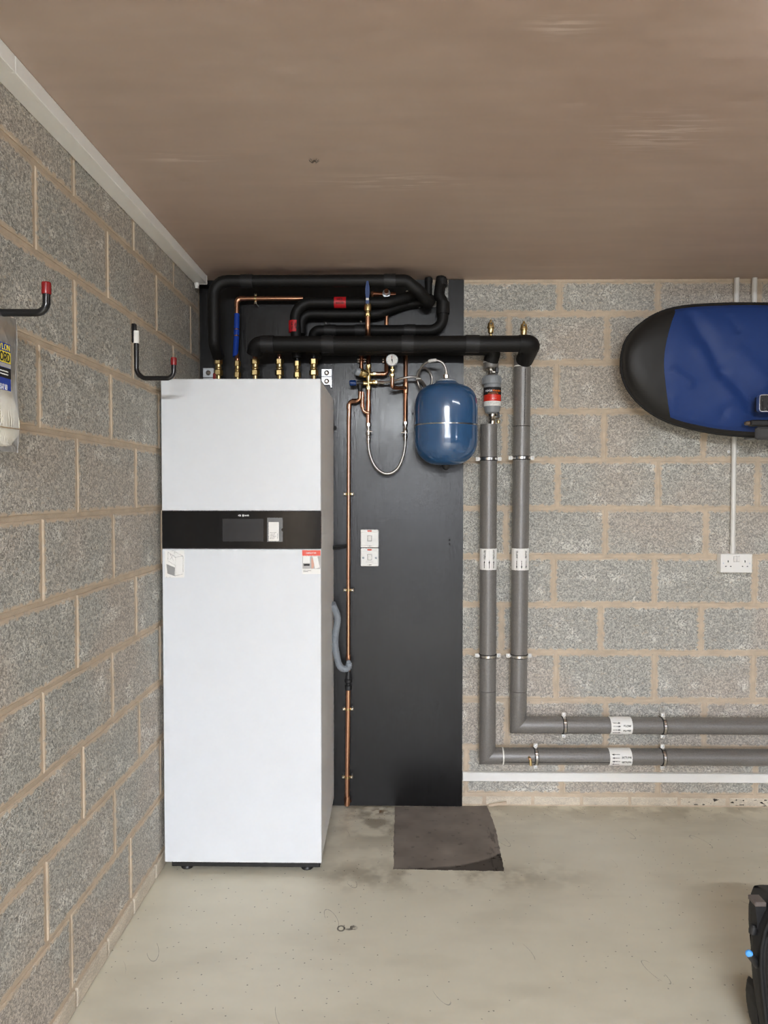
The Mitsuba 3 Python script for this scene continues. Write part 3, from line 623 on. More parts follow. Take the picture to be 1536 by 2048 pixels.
for px, py in ((651, 646), (722, 643.5), (814, 583), (839, 613)):
    q = P(px, py, -.018); whole('screw', {651: 'bright screw in the board between the black pipes, left of the blue lever', 722: 'bright screw in the board beside the brass lever valve', 814: 'bright screw under the bend of the uppermost black pipe', 839: 'bright screw by the bend of the hot water pipe'}[px], 'screw', [lathe([(.0055, 0), (.005, .003), (.002, .0045)], q, (0, -1, 0), 12), cyl(q + [0, .006, 0], q, .002, 6)], 'm_chrome', group=None)

# ---------------------------------------------------------------- valve group in the middle of the board
YG = -.075
mv = thing('valve_group', 'brass multi valve with a grey cap and a blue relief knob under the black pipes', 'valve')
def G(px, py, y=YG): return P(px, py, y)
def R(px, y=YG): return rad(px, y)
xg = G(737, 760)[0]
def gz(py): return G(737, py)[2]
part(mv, 'body', lathe([(R(4.2), 0), (R(5.4), .002), (R(5.4), gz(772) - gz(779)), (R(4), gz(771) - gz(779)), (R(4.2), gz(765) - gz(779)), (R(5.6), gz(758) - gz(779)), (R(5.6), gz(750) - gz(779)), (R(5), gz(744) - gz(779)), (R(4.4), gz(738) - gz(779)), (R(5.4), gz(736) - gz(779)), (R(5.4), gz(730) - gz(779)), (R(4), gz(728) - gz(779))], (xg, YG, gz(779)), (0, 0, 1), 22), 'm_brass')
part(mv, 'lower_nut', hexnut((xg, YG, gz(780)), (xg, YG, gz(773)), R(5.8)), 'm_brass', smooth=False)
part(mv, 'upper_nut', hexnut((xg, YG, gz(736)), (xg, YG, gz(729)), R(5.6)), 'm_brass', smooth=False)
d = G(713, 743, YG - .02) - G(737, 750); dl = np.linalg.norm(d); d /= dl
part(mv, 'barrel', lathe([(R(5), 0), (R(7.5), dl * .2), (R(8.2), dl * .38), (R(8.2), dl * .50), (R(9.2), dl * .52), (R(9.2), dl * .60), (R(8.4), dl * .62), (R(9), dl * .7), (R(9), dl * .76)], G(737, 750), d, 26), 'm_brass')
part(mv, 'grey_cap', lathe([(R(7.6), 0), (R(7.8), dl * .12), (R(7.2), dl * .30), (R(6), dl * .34)], G(737, 750) + d * dl * .76, d, 26), 'm_cap_grey', label='grey ribbed cap of the valve group')
a, b = G(738, 748), G(752.5, 748)
part(mv, 'side_outlet', lathe([(R(4), 0), (R(4.2), .02)], a, b - a, 18), 'm_brass')
part(mv, 'side_nut', hexnut(G(746, 748), G(752.5, 748), R(4.4)), 'm_brass', smooth=False)
a, b = G(738, 765), G(754, 765)
part(mv, 'vessel_outlet', lathe([(R(4), 0), (R(4), .015), (R(5), .018), (R(5), .03), (R(4), .032)], a, b - a, 18), 'm_brass')
part(mv, 'vessel_nut', hexnut(G(749, 765), G(755, 765), R(5.4)), 'm_brass', smooth=False)
a, b = G(735, 767), G(722, 766)
part(mv, 'relief_branch', lathe([(R(4), 0), (R(4.6), .012), (R(4.6), .02), (R(3.6), .024), (R(3.6), .04)], a, b - a, 18), 'm_brass')
a, b = G(726, 766, YG - .012), G(698.5, 766, YG - .02)
kd = b - a; kl = np.linalg.norm(kd)
part(mv, 'relief_body', lathe([(R(3.5), 0), (R(4.4), .01), (R(4.4), kl * .45)], a, kd, 20), 'm_black_plastic')
part(mv, 'blue_knob', lathe([(R(4.5), 0), (R(5.6), .003), (R(5.8), kl * .36), (R(4.8), kl * .47), (R(2), kl * .5)], a + kd * .5, kd, 14), 'm_blue_plastic', label='blue knob of the relief valve')
a, b = G(720, 766, YG - .01), G(720, 783, YG - .01)
part(mv, 'black_tundish', lathe([(R(3), 0), (R(4.6), .012), (R(4.8), .02), (R(5.2), .03), (R(4), .037)], b, (0, 0, 1), 18), 'm_black_plastic')
# copper pipes of the group
def copper(label, pts, rpx, y, fl=None, fittings=(), m='m_copper', mf='m_copper'):
    t = thing('copper_pipe', label, 'pipe')
    p3 = [P(q[0], q[1], q[2] if len(q) > 2 else y) for q in pts]
    part(t, 'tube', tube(fillet(p3, fl if fl is not None else R(7), 8), R(rpx), 18), m, smooth=50)
    for (a, b) in fittings:
        A, B = P(a[0], a[1], a[2] if len(a) > 2 else y), P(b[0], b[1], b[2] if len(b) > 2 else y)
        part(t, 'collar', lathe([(R(rpx), 0), (R(rpx + .9), .001), (R(rpx + .9), np.linalg.norm(B - A) - .001), (R(rpx), np.linalg.norm(B - A))], A, B - A, 18), mf)
    return t
copper('upright copper pipe left of the brass multi valve, going up behind the black pipe', [(722.5, 744), (723, 690)], 4, -.042, fittings=[((723, 718), (723, 710))], m='m_copper_dark', mf='m_copper_dark')
copper('upright copper pipe from the top of the brass multi valve', [(737, 730), (737, 690, -.044)], 4, -.075, m='m_copper_dark')
copper('copper elbow pipe from the right side of the brass multi valve up past the gauge', [(751, 748), (773, 748), (773, 690, -.044)], 4, -.075, R(5), [((762, 748), (768, 748))], m='m_copper', mf='m_copper_dark')
copper('copper pipe dropping from the brass multi valve to the left end of the filling loop', [(737, 779), (736.5, 846)], 4.2, -.075, fittings=[((737, 801), (736.7, 826))])
copper('copper relief drain that curves into the pipe under the multi valve', [(725, 784), (724.5, 808), (727, 824), (738, 826)], 3.1, -.088, R(7), [((724.3, 806), (724.8, 815)), ((727.5, 822), (733, 825.3))])
fg = copper('copper pipe right of the gauge running down to the right end of the filling loop', [(811.5, 690, -.044), (811, 844)], 4.2, -.075, fittings=[((811.3, 765, -.0665), (811.2, 787, -.069))])
copper('copper elbow pipe linking the pressure gauge to the pipe on its right', [(784.5, 756, -.148), (784.5, 775, -.145), (797, 776, -.10), (811, 776, -.075)], 3.6, -.075, R(6))
for px, py, w in ((717, 718, 'left of the upright copper pipe beside the grey cap'), (730, 718, 'between the two upright copper pipes over the multi valve'), (767, 718, 'left of the copper pipe behind the gauge')):
    q = P(px, py, -.04); q2 = P(px, py + 5, -.04)
    t = thing('pipe_clip', 'small bright pipe clip ' + w, 'pipe clip', 'pipe clips on the copper pipes')
    part(t, 'lug', [lathe([(.0062, 0), (.0062, .003), (.003, .005)], q, (0, -1, 0), 12), cyl(q, [q[0], -.018, q[2]], .003, 8)], 'm_chrome')
    part(t, 'lug', [lathe([(.0062, 0), (.0062, .003), (.003, .005)], q2, (0, -1, 0), 12), cyl(q2, [q2[0], -.018, q2[2]], .003, 8)], 'm_chrome')
# pressure gauge
gg = thing('pressure_gauge', 'round white faced pressure gauge with a red needle on a brass stem', 'gauge')
yg = -.160; c = P(784, 720, yg); YK = -.148
part(gg, 'case', lathe([(R(10), 0), (R(12), .004), (R(12), .022), (R(11.4), .024), (R(10.6), .0235), (R(10.6), .021), (0, .021)], c + [0, .02, 0], (0, -1, 0), 36), 'm_cap_grey')
dial = c + [0, -.0015, 0]
dl_ = part(gg, 'dial', lathe([(R(10.5), 0), (R(10.5), .0008)], dial, (0, -1, 0), 36), 'm_paper')
tk_ = []
for k in range(11):
    an = math.radians(225 - 27 * k); u = np.array([math.cos(an), 0, math.sin(an)])
    tk_.append(tube([dial + u * R(8) + [0, -.0011, 0], dial + u * R(9.6) + [0, -.0011, 0]], .0005, 4))
part(dl_, 'tick', tk_, 'm_ink', smooth=False, kind='stuff')
ndl = part(gg, 'needle', tube([dial + [.0008, -.0016, -R(3)], dial + [-.001, -.0016, R(7.5)]], .0011, 6), 'm_red_vinyl')
part(ndl, 'hub', lathe([(.003, 0), (.003, .0012)], dial + [0, -.0016, 0], (0, -1, 0), 14), 'm_ink')
part(ndl, 'tail', tube([dial + [.0008, -.002, 0], dial + [.0016, -.002, -R(5)]], .0014, 6), 'm_ink')
zz = lambda py: P(784, py, YK)[2]
xq = P(784.5, 745, YK)[0]
part(gg, 'stem', lathe([(R(3), 0), (R(3.2), zz(750) - zz(757)), (R(2.6), zz(745) - zz(757)), (R(4.6), zz(744) - zz(757)), (R(4.6), zz(741) - zz(757)), (R(3.4), zz(740) - zz(757)), (R(3.4), zz(731) - zz(757))], (xq, YK, zz(757)), (0, 0, 1), 18), 'm_brass')
part(gg, 'nut', hexnut((xq, YK, zz(742)), (xq, YK, zz(738.5)), R(5.6)), 'm_brass', smooth=False)
part(gg, 'nut', hexnut((xq, YK, zz(753)), (xq, YK, zz(748)), R(5.2)), 'm_brass', smooth=False)
# filling loop
fl_ = thing('filling_loop', 'braided filling loop hanging in a U between two nickel valves', 'hose')
YF_ = -.075
hp_ = spline([P(737, 886, YF_), P(738, 900, YF_), P(744, 921, YF_ - .004), P(757, 940, YF_ - .008), P(774, 947.5, YF_ - .01), P(791, 941, YF_ - .008), P(803, 922, YF_ - .004), P(809, 900, YF_), P(810.5, 880, YF_)], 70)
part(fl_, 'hose', tube(hp_, R(2.9), 16), 'm_braid', smooth=60)
for px, y0, y1, nm in ((737, 846, 887, 'left'), (810.8, 843, 881, 'right')):
    f = lambda t: P(px, y0 + (y1 - y0) * t, YF_)[2]; xx = P(px, (y0 + y1) / 2, YF_)[0]
    H = f(0) - f(1)
    vv = part(fl_, 'valve', lathe([(R(3), 0), (R(3.4), H * .06), (R(3.4), H * .12), (R(4.6), H * .14), (R(4.6), H * .26), (R(3.2), H * .28), (R(3.2), H * .36), (R(4.6), H * .40), (R(5), H * .48), (R(4.6), H * .56), (R(3.4), H * .62), (R(3.4), H * .74), (R(4.4), H * .76), (R(4.4), H * .86), (R(3.6), H * .88), (R(4.8), H * .9), (R(4.8), H)], (xx, YF_, f(1)), (0, 0, 1), 18), 'm_nickel')
    part(vv, 'nut', hexnut((xx, YF_, f(.16)), (xx, YF_, f(0)), R(5.2)), 'm_nickel', smooth=False)
    tz = f(.6) if nm == 'right' else f(.42)
    part(vv, 'tee_handle', [tube([[xx - R(8 if nm == 'right' else 3), YF_ - .012, tz], [xx + R(3 if nm == 'right' else 8), YF_ - .012, tz]], .0035, 10), cyl([xx, YF_, tz], [xx, YF_ - .014, tz], .004, 10)], 'm_chrome')

# ---------------------------------------------------------------- discharge pipe down the board
YD = -.052
xD = lambda py: P(697, py, YD)
dp = copper('long thin copper discharge pipe running down the board to the black tundish', [(720, 782, -.075), (720.5, 798, -.075), (712, 803, -.07), (698.5, 803, YD), (697.5, 840), (697, 1100), (696.5, 1326)], 4.0, YD, R(7), [((713, 802.2, -.068), (704, 802.6, -.06)), ((698, 808), (698, 818)), ((696.6, 1309), (696.6, 1321))])
for py in (988, 1180):
    q = P(697.3, py, YD); clip_on('pipe clip on the thin discharge pipe beside the ' + ('filling loop end, upper of two' if py < 1000 else 'middle of the board, lower of two'), q, (0, 0, 1), R(4), -.018)
td = thing('tundish', 'black plastic tundish in the copper discharge pipe beside the grey hose', 'tundish')
tz = lambda py: P(697, py, YD)[2]
xt = P(696.8, 1360, YD)[0]
part(td, 'funnel', lathe([(R(4.6), 0), (R(4.8), tz(1366) - tz(1372)), (R(7.6), tz(1364) - tz(1372)), (R(7.6), tz(1359) - tz(1372)), (R(6), tz(1357) - tz(1372)), (R(4.6), tz(1346) - tz(1372)), (R(4.6), tz(1342) - tz(1372))], (xt, YD, tz(1372)), (0, 0, 1), 22), 'm_black_plastic')
part(td, 'collar', lathe([(R(6), 0), (R(7), .003), (R(7), tz(1370) - tz(1379)), (R(5), tz(1369) - tz(1379))], (xt, YD, tz(1380)), (0, 0, 1), 12), 'm_black_plastic')
part(td, 'inlet', cyl((xt, YD, tz(1346)), (xt, YD, tz(1322)), R(4.2), 16), 'm_copper')
lw = copper('thicker copper pipe from the tundish down to the floor', [(696.3, 1376), (694, 1611)], 4.9, YD, 0, [((694.4, 1592), (694.2, 1609))])
for py in (1418, 1554):
    q = P(696 - (py - 1400) * .008, py, YD); clip_on('pipe clip on the thick copper pipe near the ' + ('tundish' if py < 1500 else 'floor'), q, (0, 0, 1), R(4.9), -.018)
q = P(699.5, 1604, -.03); whole('copper_elbow', 'small dark copper elbow at the foot of the discharge pipe', 'pipe fitting', tube(fillet([P(694, 1601, YD), P(699, 1602, -.045), q + [0, .012, 0]], R(3)), R(3.6), 14), 'm_copper_dark')
gh = thing('condensate_hose', 'grey corrugated hose looping from the white cabinet to the tundish', 'hose')
hp_ = spline([np.array([UX1 + .001, -.13, P(664, 1207, -.13)[2]]), P(667, 1212, -.125), P(675, 1235, -.12), P(672, 1262, -.115), P(670.5, 1290, -.11), P(675, 1318, -.105), P(685, 1337, -.098), P(694, 1337, -.09), P(697, 1326, -.085)], 260)
rr = rad(6.7, -.11) * (1 + .05 * np.sin(np.arange(260) * 2 * np.pi / 4))
part(gh, 'tube', tube(hp_, rr, 20), 'm_hose_grey', smooth=60)
part(gh, 'connector', lathe([(R(5), 0), (R(5), .012), (R(4), .02)], P(697, 1330, -.085), (0, .5, 1), 16), 'm_hose_grey')
for k, dy in enumerate((0, 5)):
    q0, q1 = P(655, 1092 + dy, -.08), P(692, 1091 + dy * .6, -.055)
    whole('cable', 'black cable from the cabinet side to the board, ' + ('upper' if k == 0 else 'lower') + ' of the pair', 'cable', tube(spline([q0, (q0 + q1) / 2 + [0, 0, -.003], q1, P(697, 1092, -.019)], 16), rad(2.2, -.06), 10), 'm_black_rubber')
# fused spurs
for py, k in ((1077.0, 0), (1114.5, 1)):
    c = P(739.2, py, -.040); h = rad(18.2, -.045)
    t = thing('fused_switch', ['upper of the two white switch plates on the black board', 'lower of the two white switch plates on the black board, with two screw caps'][k], 'switch')
    part(t, 'plate', box(c[0] - h, c[0] + h, -.043, -.030, c[2] - h * 1.0, c[2] + h * 1.0, .004), 'm_white_plastic')
    part(t, 'back_box', box(c[0] - h * .97, c[0] + h * .97, -.0305, -.0185, c[2] - h * .97, c[2] + h * .97, .003), 'm_white_plastic')
    part(t, 'label_strip', box(c[0] - h * .96, c[0] + h * .96, -.0452, -.042, c[2] + h * .68, c[2] + h * .97, .001), 'm_white_plastic')
    part(t, 'label_strip', box(c[0] - h * .96, c[0] + h * .96, -.0452, -.042, c[2] - h * .97, c[2] - h * .72, .001), 'm_white_plastic')
    part(t, 'neon', box(c[0] - h * .24, c[0] + h * .24, -.0462, -.044, c[2] + h * .75, c[2] + h * .92, .001), 'm_red_neon')
    part(t, 'rocker', box(c[0] - h * .2, c[0] + h * .2, -.0465, -.042, c[2] - h * .26, c[2] + h * .30, .0015), 'm_clip_white')
    part(t, 'rocker_frame', prism_xz(sg.box(c[0] - h * .25, c[2] - h * .31, c[0] + h * .25, c[2] + h * .35).difference(sg.box(c[0] - h * .21, c[2] - h * .27, c[0] + h * .21, c[2] + h * .31)), -.0438, -.042), 'm_ink_grey', smooth=False)
    part(t, 'print', words('HEAT' if False else 'ON', .003, (c[0], -.0453, c[2] - h * .83), .0004, True, h * .4), 'm_ink', smooth=False) if k == 0 else part(t, 'print', words('Pump', .0042, (c[0], -.0453, c[2] - h * .83), .0004, True, h * .45), 'm_ink', smooth=False)
    if k:
        for s in (-1, 1): part(t, 'screw_cap', lathe([(.0052, 0), (.0052, .001), (.004, .0015)], (c[0] + s * h * .7, -.043, c[2] - h * .06), (0, -1, 0), 14), 'm_cap_grey')
        part(t, 'fuse_carrier', box(c[0] - h * .42, c[0] + h * .42, -.0448, -.042, c[2] - h * .62, c[2] - h * .38, .001), 'm_clip_white')
# ---------------------------------------------------------------- blue expansion vessel
yv = -.178
vs = thing('expansion_vessel', 'blue round expansion vessel with a silver belt hanging on the edge of the black board', 'pressure vessel')
vc = lambda py: P(892, py, yv)[2]
xv_ = P(892, 850, yv)[0]; rv = rad(62.5, yv)
zb_ = vc(928); prof = []
for (r, py) in ((0, 930.5), (20, 929.5), (34, 926), (46, 918), (55, 907.5), (60.5, 894), (62.5, 880), (62.5, 858), (62.5, 845), (62.5, 820), (61.5, 806), (58.5, 793), (52, 781.5), (42, 774), (30, 769.5), (22, 766), (20, 763)):
    prof.append((rad(r, yv), vc(py) - zb_))
pr = np.array(prof); s_ = np.r_[0, np.cumsum(np.linalg.norm(np.diff(pr, axis=0), axis=1))]
prs = CubicSpline(s_, pr)(np.linspace(0, s_[-1], 70)); prs[:, 0] = np.clip(prs[:, 0], 0, rv)
part(vs, 'shell', lathe(prs, (xv_, yv, zb_), (0, 0, 1), 72), 'm_blue_tank', smooth=60)
part(vs, 'belt', lathe([(rv - .002, 0), (rv + .0035, .0015), (rv + .0035, .006), (rv - .002, .0075)], (xv_, yv, vc(853.5)), (0, 0, 1), 72), 'm_chrome', label='silver clamping belt round the vessel')
part(vs, 'neck', lathe([(rad(20, yv), 0), (rad(20.5, yv), .003), (rad(20.5, yv), vc(761) - vc(765)), (rad(18, yv), vc(760) - vc(765))], (xv_, yv, vc(765)), (0, 0, 1), 36), 'm_cap_grey')
part(vs, 'spigot', [lathe([(rad(3, yv), 0), (rad(3, yv), vc(754) - vc(762)), (rad(2.4, yv), vc(743) - vc(762))], (xv_, yv, vc(762)), (0, 0, 1), 16), hexnut((xv_, yv, vc(757)), (xv_, yv, vc(749)), rad(5.5, yv))], 'm_nickel', smooth=False)
part(vs, 'bottom_cap', lathe([(rad(2, yv), 0), (rad(5, yv), .004), (rad(9, yv), .022), (rad(8.6, yv), .026)], (xv_, yv, vc(940)), (0, 0, 1), 24), 'm_black_plastic', label='black pointed cap under the vessel')
part(vs, 'wall_bracket', box(xv_ - .03, xv_ + .03, yv + rv - .012, -.0185, vc(905), vc(800), .003), 'm_black_plastic')
vh = thing('vessel_hose', 'braided hose looping from the multi valve to the top of the blue vessel', 'hose')
hp_ = spline([P(756, 765.5, -.075), P(768, 765.5, -.08), P(790, 761, -.10), P(812, 755, -.115), P(832, 755, -.11), P(846, 765, -.085), P(858, 776, -.045), P(864, 762, -.036), P(857, 741, -.045), P(845, 736, -.065), P(836, 745, -.075), P(835, 760, -.08), P(840, 775, -.075), P(847, 781, -.055), P(849, 774, -.042), P(842, 763, -.06), P(838, 752, -.10), P(844, 733, -.14), P(856, 723.5, -.165), P(870, 720.5, yv), P(884, 725, yv), P(891.5, 738, yv), P(892, 748, yv)], 200)
part(vh, 'hose', tube(hp_, rad(2.3, -.1), 14), 'm_braid', smooth=60)
part(vh, 'white_tag', tube(hp_[172:181], rad(3.4, yv), 14), 'm_clip_white', smooth=50)
part(vh, 'cable_tie', [tube([P(832, 757.5, -.125), P(842, 757, -.125)], .003, 8)], 'm_clip_white')
part(vh, 'ferrule', [tube([P(757, 765.5, -.075), P(768, 765.5, -.08)], rad(3.2, -.08), 14)], 'm_nickel')

# ---------------------------------------------------------------- grey insulated pipes on the block wall
YW = -.066; rW = rad(16.6, YW)
def gpipe(label): return thing('insulated_pipe', label, 'pipe')
xF0, xF1 = P(1044.5, 735, YW)[0], P(1037.0, 1452, YW)[0]
xF = lambda py: np.interp(py, [735, 1452], [P(1045, 735, YW)[0], P(1036.2, 1452, YW)[0]])
xRr = lambda py: np.interp(py, [849, 1515], [P(977.5, 849, YW)[0], P(974.6, 1515, YW)[0]])
zF, zR = P(1300, 1451, YW)[2], P(1300, 1513.5, YW)[2]
XE = 3.42
fp = gpipe('grey insulated flow pipe dropping down the block wall and turning right, the upper of two')
def joint_tubes(t, x_of, py_top, z_h, split):
    zt = P(1000, py_top, YW)[2]; zs = P(1000, split, YW)[2]
    xa, xs_, xb = x_of(py_top), x_of(split), x_of(1452 if z_h > zR + .01 else 1515)
    part(t, 'insulation', tube([[xa, YW, zt], [xs_, YW, zs + .0008]], rW, 32), 'm_grey_foam', smooth=50)
    c = np.array([xb, YW, z_h])
    # corner plane contains y and the direction (1,0,1): normal (1,0,-1)
    nn = np.array([1.0, 0, -1.0]) / 2 ** .5
    for p0, d, nm in (([xs_, YW, zs - .0008], (0, 0, -1.0), 'insulation'), ([XE, YW, z_h], (-1.0, 0, 0), 'insulation')):
        m = tube([p0, c], rW - .0002, 32); v = m.vertices.copy(); dv = np.array(d)
        for i in list(range(32, 64)) + [len(v) - 1]:
            tt = ((c - v[i]) @ nn) / (dv @ nn); v[i] = v[i] + dv * (tt - .0006)
        m.vertices = v; part(t, nm, m, 'm_grey_foam', smooth=50)
joint_tubes(fp, xF, 712, zF, 1381)
rp = gpipe('grey insulated return pipe under the filter, dropping and turning right along the lower run')
joint_tubes(rp, xRr, 849, zR, 1381)
for t, px, py in ((fp, 1045, 733),):
    z = P(px, py, YW)[2]; part(t, 'white_tie', band([xF(733), YW, z - .003], [xF(733), YW, z + .003], rW, .0014), 'm_clip_white')
x = P(1005, 1515, YW)[0]; part(rp, 'white_tie', band([x - .003, YW, zR], [x + .003, YW, zR], rW, .0014), 'm_clip_white')
part(fp, 'seam', tube([[xF(740) + .006, YW - rW + .0006, P(1000, 740, YW)[2]], [xF(850) + .006, YW - rW + .0006, P(1000, 850, YW)[2]]], .0012, 6), 'm_black_rubber')
part(fp, 'joint', band([xF(852), YW, P(1000, 853.5, YW)[2]], [xF(852), YW, P(1000, 852.3, YW)[2]], rW, .0004), 'm_black_rubber')
zsm = zR - rW * .42
part(rp, 'seam', tube([[P(1000, 1522, YW)[0], YW - rW * .905, zsm], [P(1215, 1522, YW)[0], YW - rW * .905, zsm]], .0012, 6), 'm_black_rubber')
# printed bands
def print_band(t, along, c, L, what, flip, r):
    "a white band with arrows and words that read along the pipe"
    ax = np.array(along, float); c = np.asarray(c, float)
    bnd = part(t, 'white_label', band(c - ax * L / 2, c + ax * L / 2, r, .0012, 32), 'm_paper', label=f'white {what} label with arrows')
    pr = []
    # flat sheet coordinates: s along the reading direction, t across (up when reading); wrapped below
    def put(m, s, tt):
        v = m.vertices.copy(); m.vertices = np.stack([v[:, 0] + s, v[:, 1] + tt, v[:, 2]], 1); return m
    sheet = []
    vert = abs(ax[2]) > .5
    def word(s, tt, h=.0085):
        w = meshkit.text_mesh(what, h, .0005, True); b = w.bounds; w.apply_translation([-(b[0, 0] + b[1, 0]) / 2, -(b[0, 1] + b[1, 1]) / 2, 0])
        k = min(1, L * .42 / (b[1, 0] - b[0, 0])); w.apply_scale([k, 1, 1]); sheet.append(put(w, s, tt))
    def arrow(s, tt, right, l=L * .36):
        p = sg.Polygon([(-l / 2, -.0011), (l * .2, -.0011), (l * .2, -.0038), (l / 2, 0), (l * .2, .0038), (l * .2, .0011), (-l / 2, .0011)])
        m = trimesh.creation.extrude_polygon(p, .0005, engine='earcut')
        if not right:
            v = m.vertices.copy(); v[:, 0] *= -1; m.vertices = v; m.invert()
        sheet.append(put(m, s, tt))
    if vert:      # reads downwards; arrows below the words
        for tt in (-.030, .018) if False else (.021, -.021): word(-L * .22, tt)
        for tt in (.022, 0, -.022): arrow(L * .24, tt, flip)
    else:
        for tt in (.009, -.013): word(L * .24, tt)
        for tt in (.022, .007, -.009, -.025): arrow(-L * .24, tt, flip)
    for m in sheet:
        v = m.vertices.copy()
        if vert: m.vertices = np.stack([v[:, 1], -v[:, 0], v[:, 2]], 1); A = (0, 0, 1.0)       # s runs down
        else: m.vertices = np.stack([-v[:, 1], v[:, 0], v[:, 2]], 1); A = (1.0, 0, 0)
        # sheet x is the angle: for A = z, +x of the sheet must be +X in the world; for A = x, +x must be -Z
        g = wrap(m, c, r + .0013, A, (0, -1, 0)); pr.append(g)
    part(bnd, 'print', pr, 'm_ink', smooth=False)
zl1 = lambda py: P(1000, py, YW)[2]
print_band(rp, (0, 0, 1), [xRr(1117), YW, zl1(1117.5)], zl1(1096) - zl1(1138), 'RETURN', False, rW)
print_band(fp, (0, 0, 1), [xF(1117), YW, zl1(1117.5)], zl1(1096) - zl1(1139), 'FLOW', True, rW)
xw = lambda px: P(px, 1480, YW)[0]
print_band(fp, (1, 0, 0), [xw(1239), YW, zF], xw(1260) - xw(1217.5), 'FLOW', True, rW)
print_band(rp, (1, 0, 0), [xw(1238), YW, zR], xw(1260) - xw(1216), 'RETURN', False, rW)
# rubber lined clamps
def clamp(label, c, ax, r=rW):
    t = thing('pipe_clamp', label, 'pipe clamp', 'clamps on the grey pipes')
    ax = np.array(ax, float); c = np.asarray(c, float); sd = np.array([1.0, 0, 0]) if abs(ax[2]) > .5 else np.array([0, 0, 1.0])
    part(t, 'rubber_lining', band(c - ax * .0085, c + ax * .0085, r, .0022, 32), 'm_black_rubber')
    part(t, 'steel_band', [band(c - ax * .0055, c - ax * .0008, r, .0042, 32), band(c + ax * .0008, c + ax * .0055, r, .0042, 32), band(c - ax * .005, c + ax * .005, r, .0034, 32)], 'm_chrome', smooth=40)
    for s in (-1, 1):
        e = c + sd * s * (r + .0115)
        h = np.array([.0095, .004, .0095]); part(t, 'ear', box(e[0] - h[0], e[0] + h[0], e[1] - h[1], e[1] + h[1], e[2] - h[2], e[2] + h[2], .0025), 'm_clip_white')
        part(t, 'screw', lathe([(.0042, 0), (.004, .002), (.002, .003)], e + [0, -.004, 0], (0, -1, 0), 12), 'm_zinc')
    part(t, 'wall_stud', cyl(c + [0, r * .95, 0], [c[0], -.0005, c[2]], .005, 10), 'm_zinc')
clamp('upper pipe clamp on the grey return pipe below the filter', [xRr(918), YW, zl1(918)], (0, 0, 1))
clamp('upper pipe clamp on the upright grey flow pipe', [xF(916), YW, zl1(916)], (0, 0, 1))
clamp('lower pipe clamp on the upright grey return pipe', [xRr(1311), YW, zl1(1311)], (0, 0, 1))
clamp('lower pipe clamp on the upright grey flow pipe', [xF(1311), YW, zl1(1311)], (0, 0, 1))
clamp('pipe clamp on the horizontal flow pipe left of the FLOW label', [xw(1127), YW, zF], (1, 0, 0))
clamp('pipe clamp on the horizontal flow pipe right of the FLOW label', [xw(1325), YW, zF], (1, 0, 0))
clamp('pipe clamp on the horizontal return pipe next to the brass drain tap', [xw(1071), YW, zR], (1, 0, 0))
clamp('pipe clamp on the horizontal return pipe right of the RETURN label', [xw(1325), YW, zR], (1, 0, 0))
dn = thing('drain_valve', 'small brass drain tap on the lower grey pipe near its elbow', 'tap')
q = P(1059, 1519, YW - rW - .001); part(dn, 'spout', [cyl(q + [-.002, .005, .008], q + [.001, -.012, .006], .006, 12), cyl(q + [.002, -.008, .004], q + [.004, -.012, -.024], .0062, 12, .001)], 'm_brass')
part(dn, 'lever', box(q[0] - .006, q[0] + .005, q[1] - .014, q[1] - .008, q[2] + .004, q[2] + .012, .001), 'm_copper')

# ---------------------------------------------------------------- filter on the return
xf = lambda py: np.interp(py, [715, 845], [P(981.5, 715, YW)[0], P(986.5, 845, YW)[0]])
fz = zl1
ft = thing('magnetic_filter', 'grey system filter with a black and red label above the return pipe', 'filter')
def ring(name, stack, m, x, sides=32, smooth=40):
    z0 = fz(stack[-1][1]); return part(ft, name, lathe([(rad(r, YW), fz(py) - z0) for r, py in stack[::-1]], (x, YW, z0), (0, 0, 1), sides), m, smooth=smooth)
cap = thing('pipe_end_cap', 'short grey insulated pipe end between the black elbow and the filter', 'pipe')
z0 = fz(736); part(cap, 'insulation', lathe([(rad(13, YW), 0), (rad(14.5, YW), .004), (rad(15.5, YW), fz(724) - z0), (rad(16, YW), fz(705) - z0)], (xf(722), YW, z0), (0, 0, 1), 32), 'm_grey_foam', smooth=40)
part(cap, 'white_tie', band([xf(724), YW, fz(726)], [xf(724), YW, fz(724)], rad(15.3, YW), .0014), 'm_clip_white')
ring('top_union', [(5, 735), (6, 737), (6, 741), (4.5, 742), (5.5, 745), (5.5, 749), (7, 751), (7, 756)], 'm_nickel', xf(745) - .004, 20)
part(ft, 'valve_handle', [box(xf(745) + rad(7, YW), xf(745) + rad(13, YW), YW - .02, YW + .006, fz(747), fz(736), .002), box(xf(745) + rad(8, YW), xf(745) + rad(11, YW), YW - .012, YW, fz(753), fz(746), .001)], 'm_black_plastic')
part(ft, 'top_valve', cyl([xf(745), YW, fz(744)], [xf(745) + .022, YW - .004, fz(744)], .009, 14), 'm_nickel')
ring('lid', [(9, 750), (17, 753), (18.5, 757), (19, 767), (17.5, 769)], 'm_grey_plastic', xf(760))
rb = []
for k in range(22):
    an = 2 * math.pi * k / 22; rr_ = rad(18.6, YW); rb.append(box(-.0018, .0018, -.0012, .0012, fz(767), fz(756)).apply_transform(trimesh.transformations.rotation_matrix(an, (0, 0, 1))).apply_translation((xf(760) + rr_ * math.sin(an), YW - rr_ * math.cos(an), 0)))
part(ft, 'grip_ribs', rb, 'm_grey_plastic', smooth=False, kind='stuff')
ring('body', [(16, 769), (16.5, 771), (16.8, 812), (15.5, 819), (14, 825), (9, 828)], 'm_grey_plastic', xf(795))
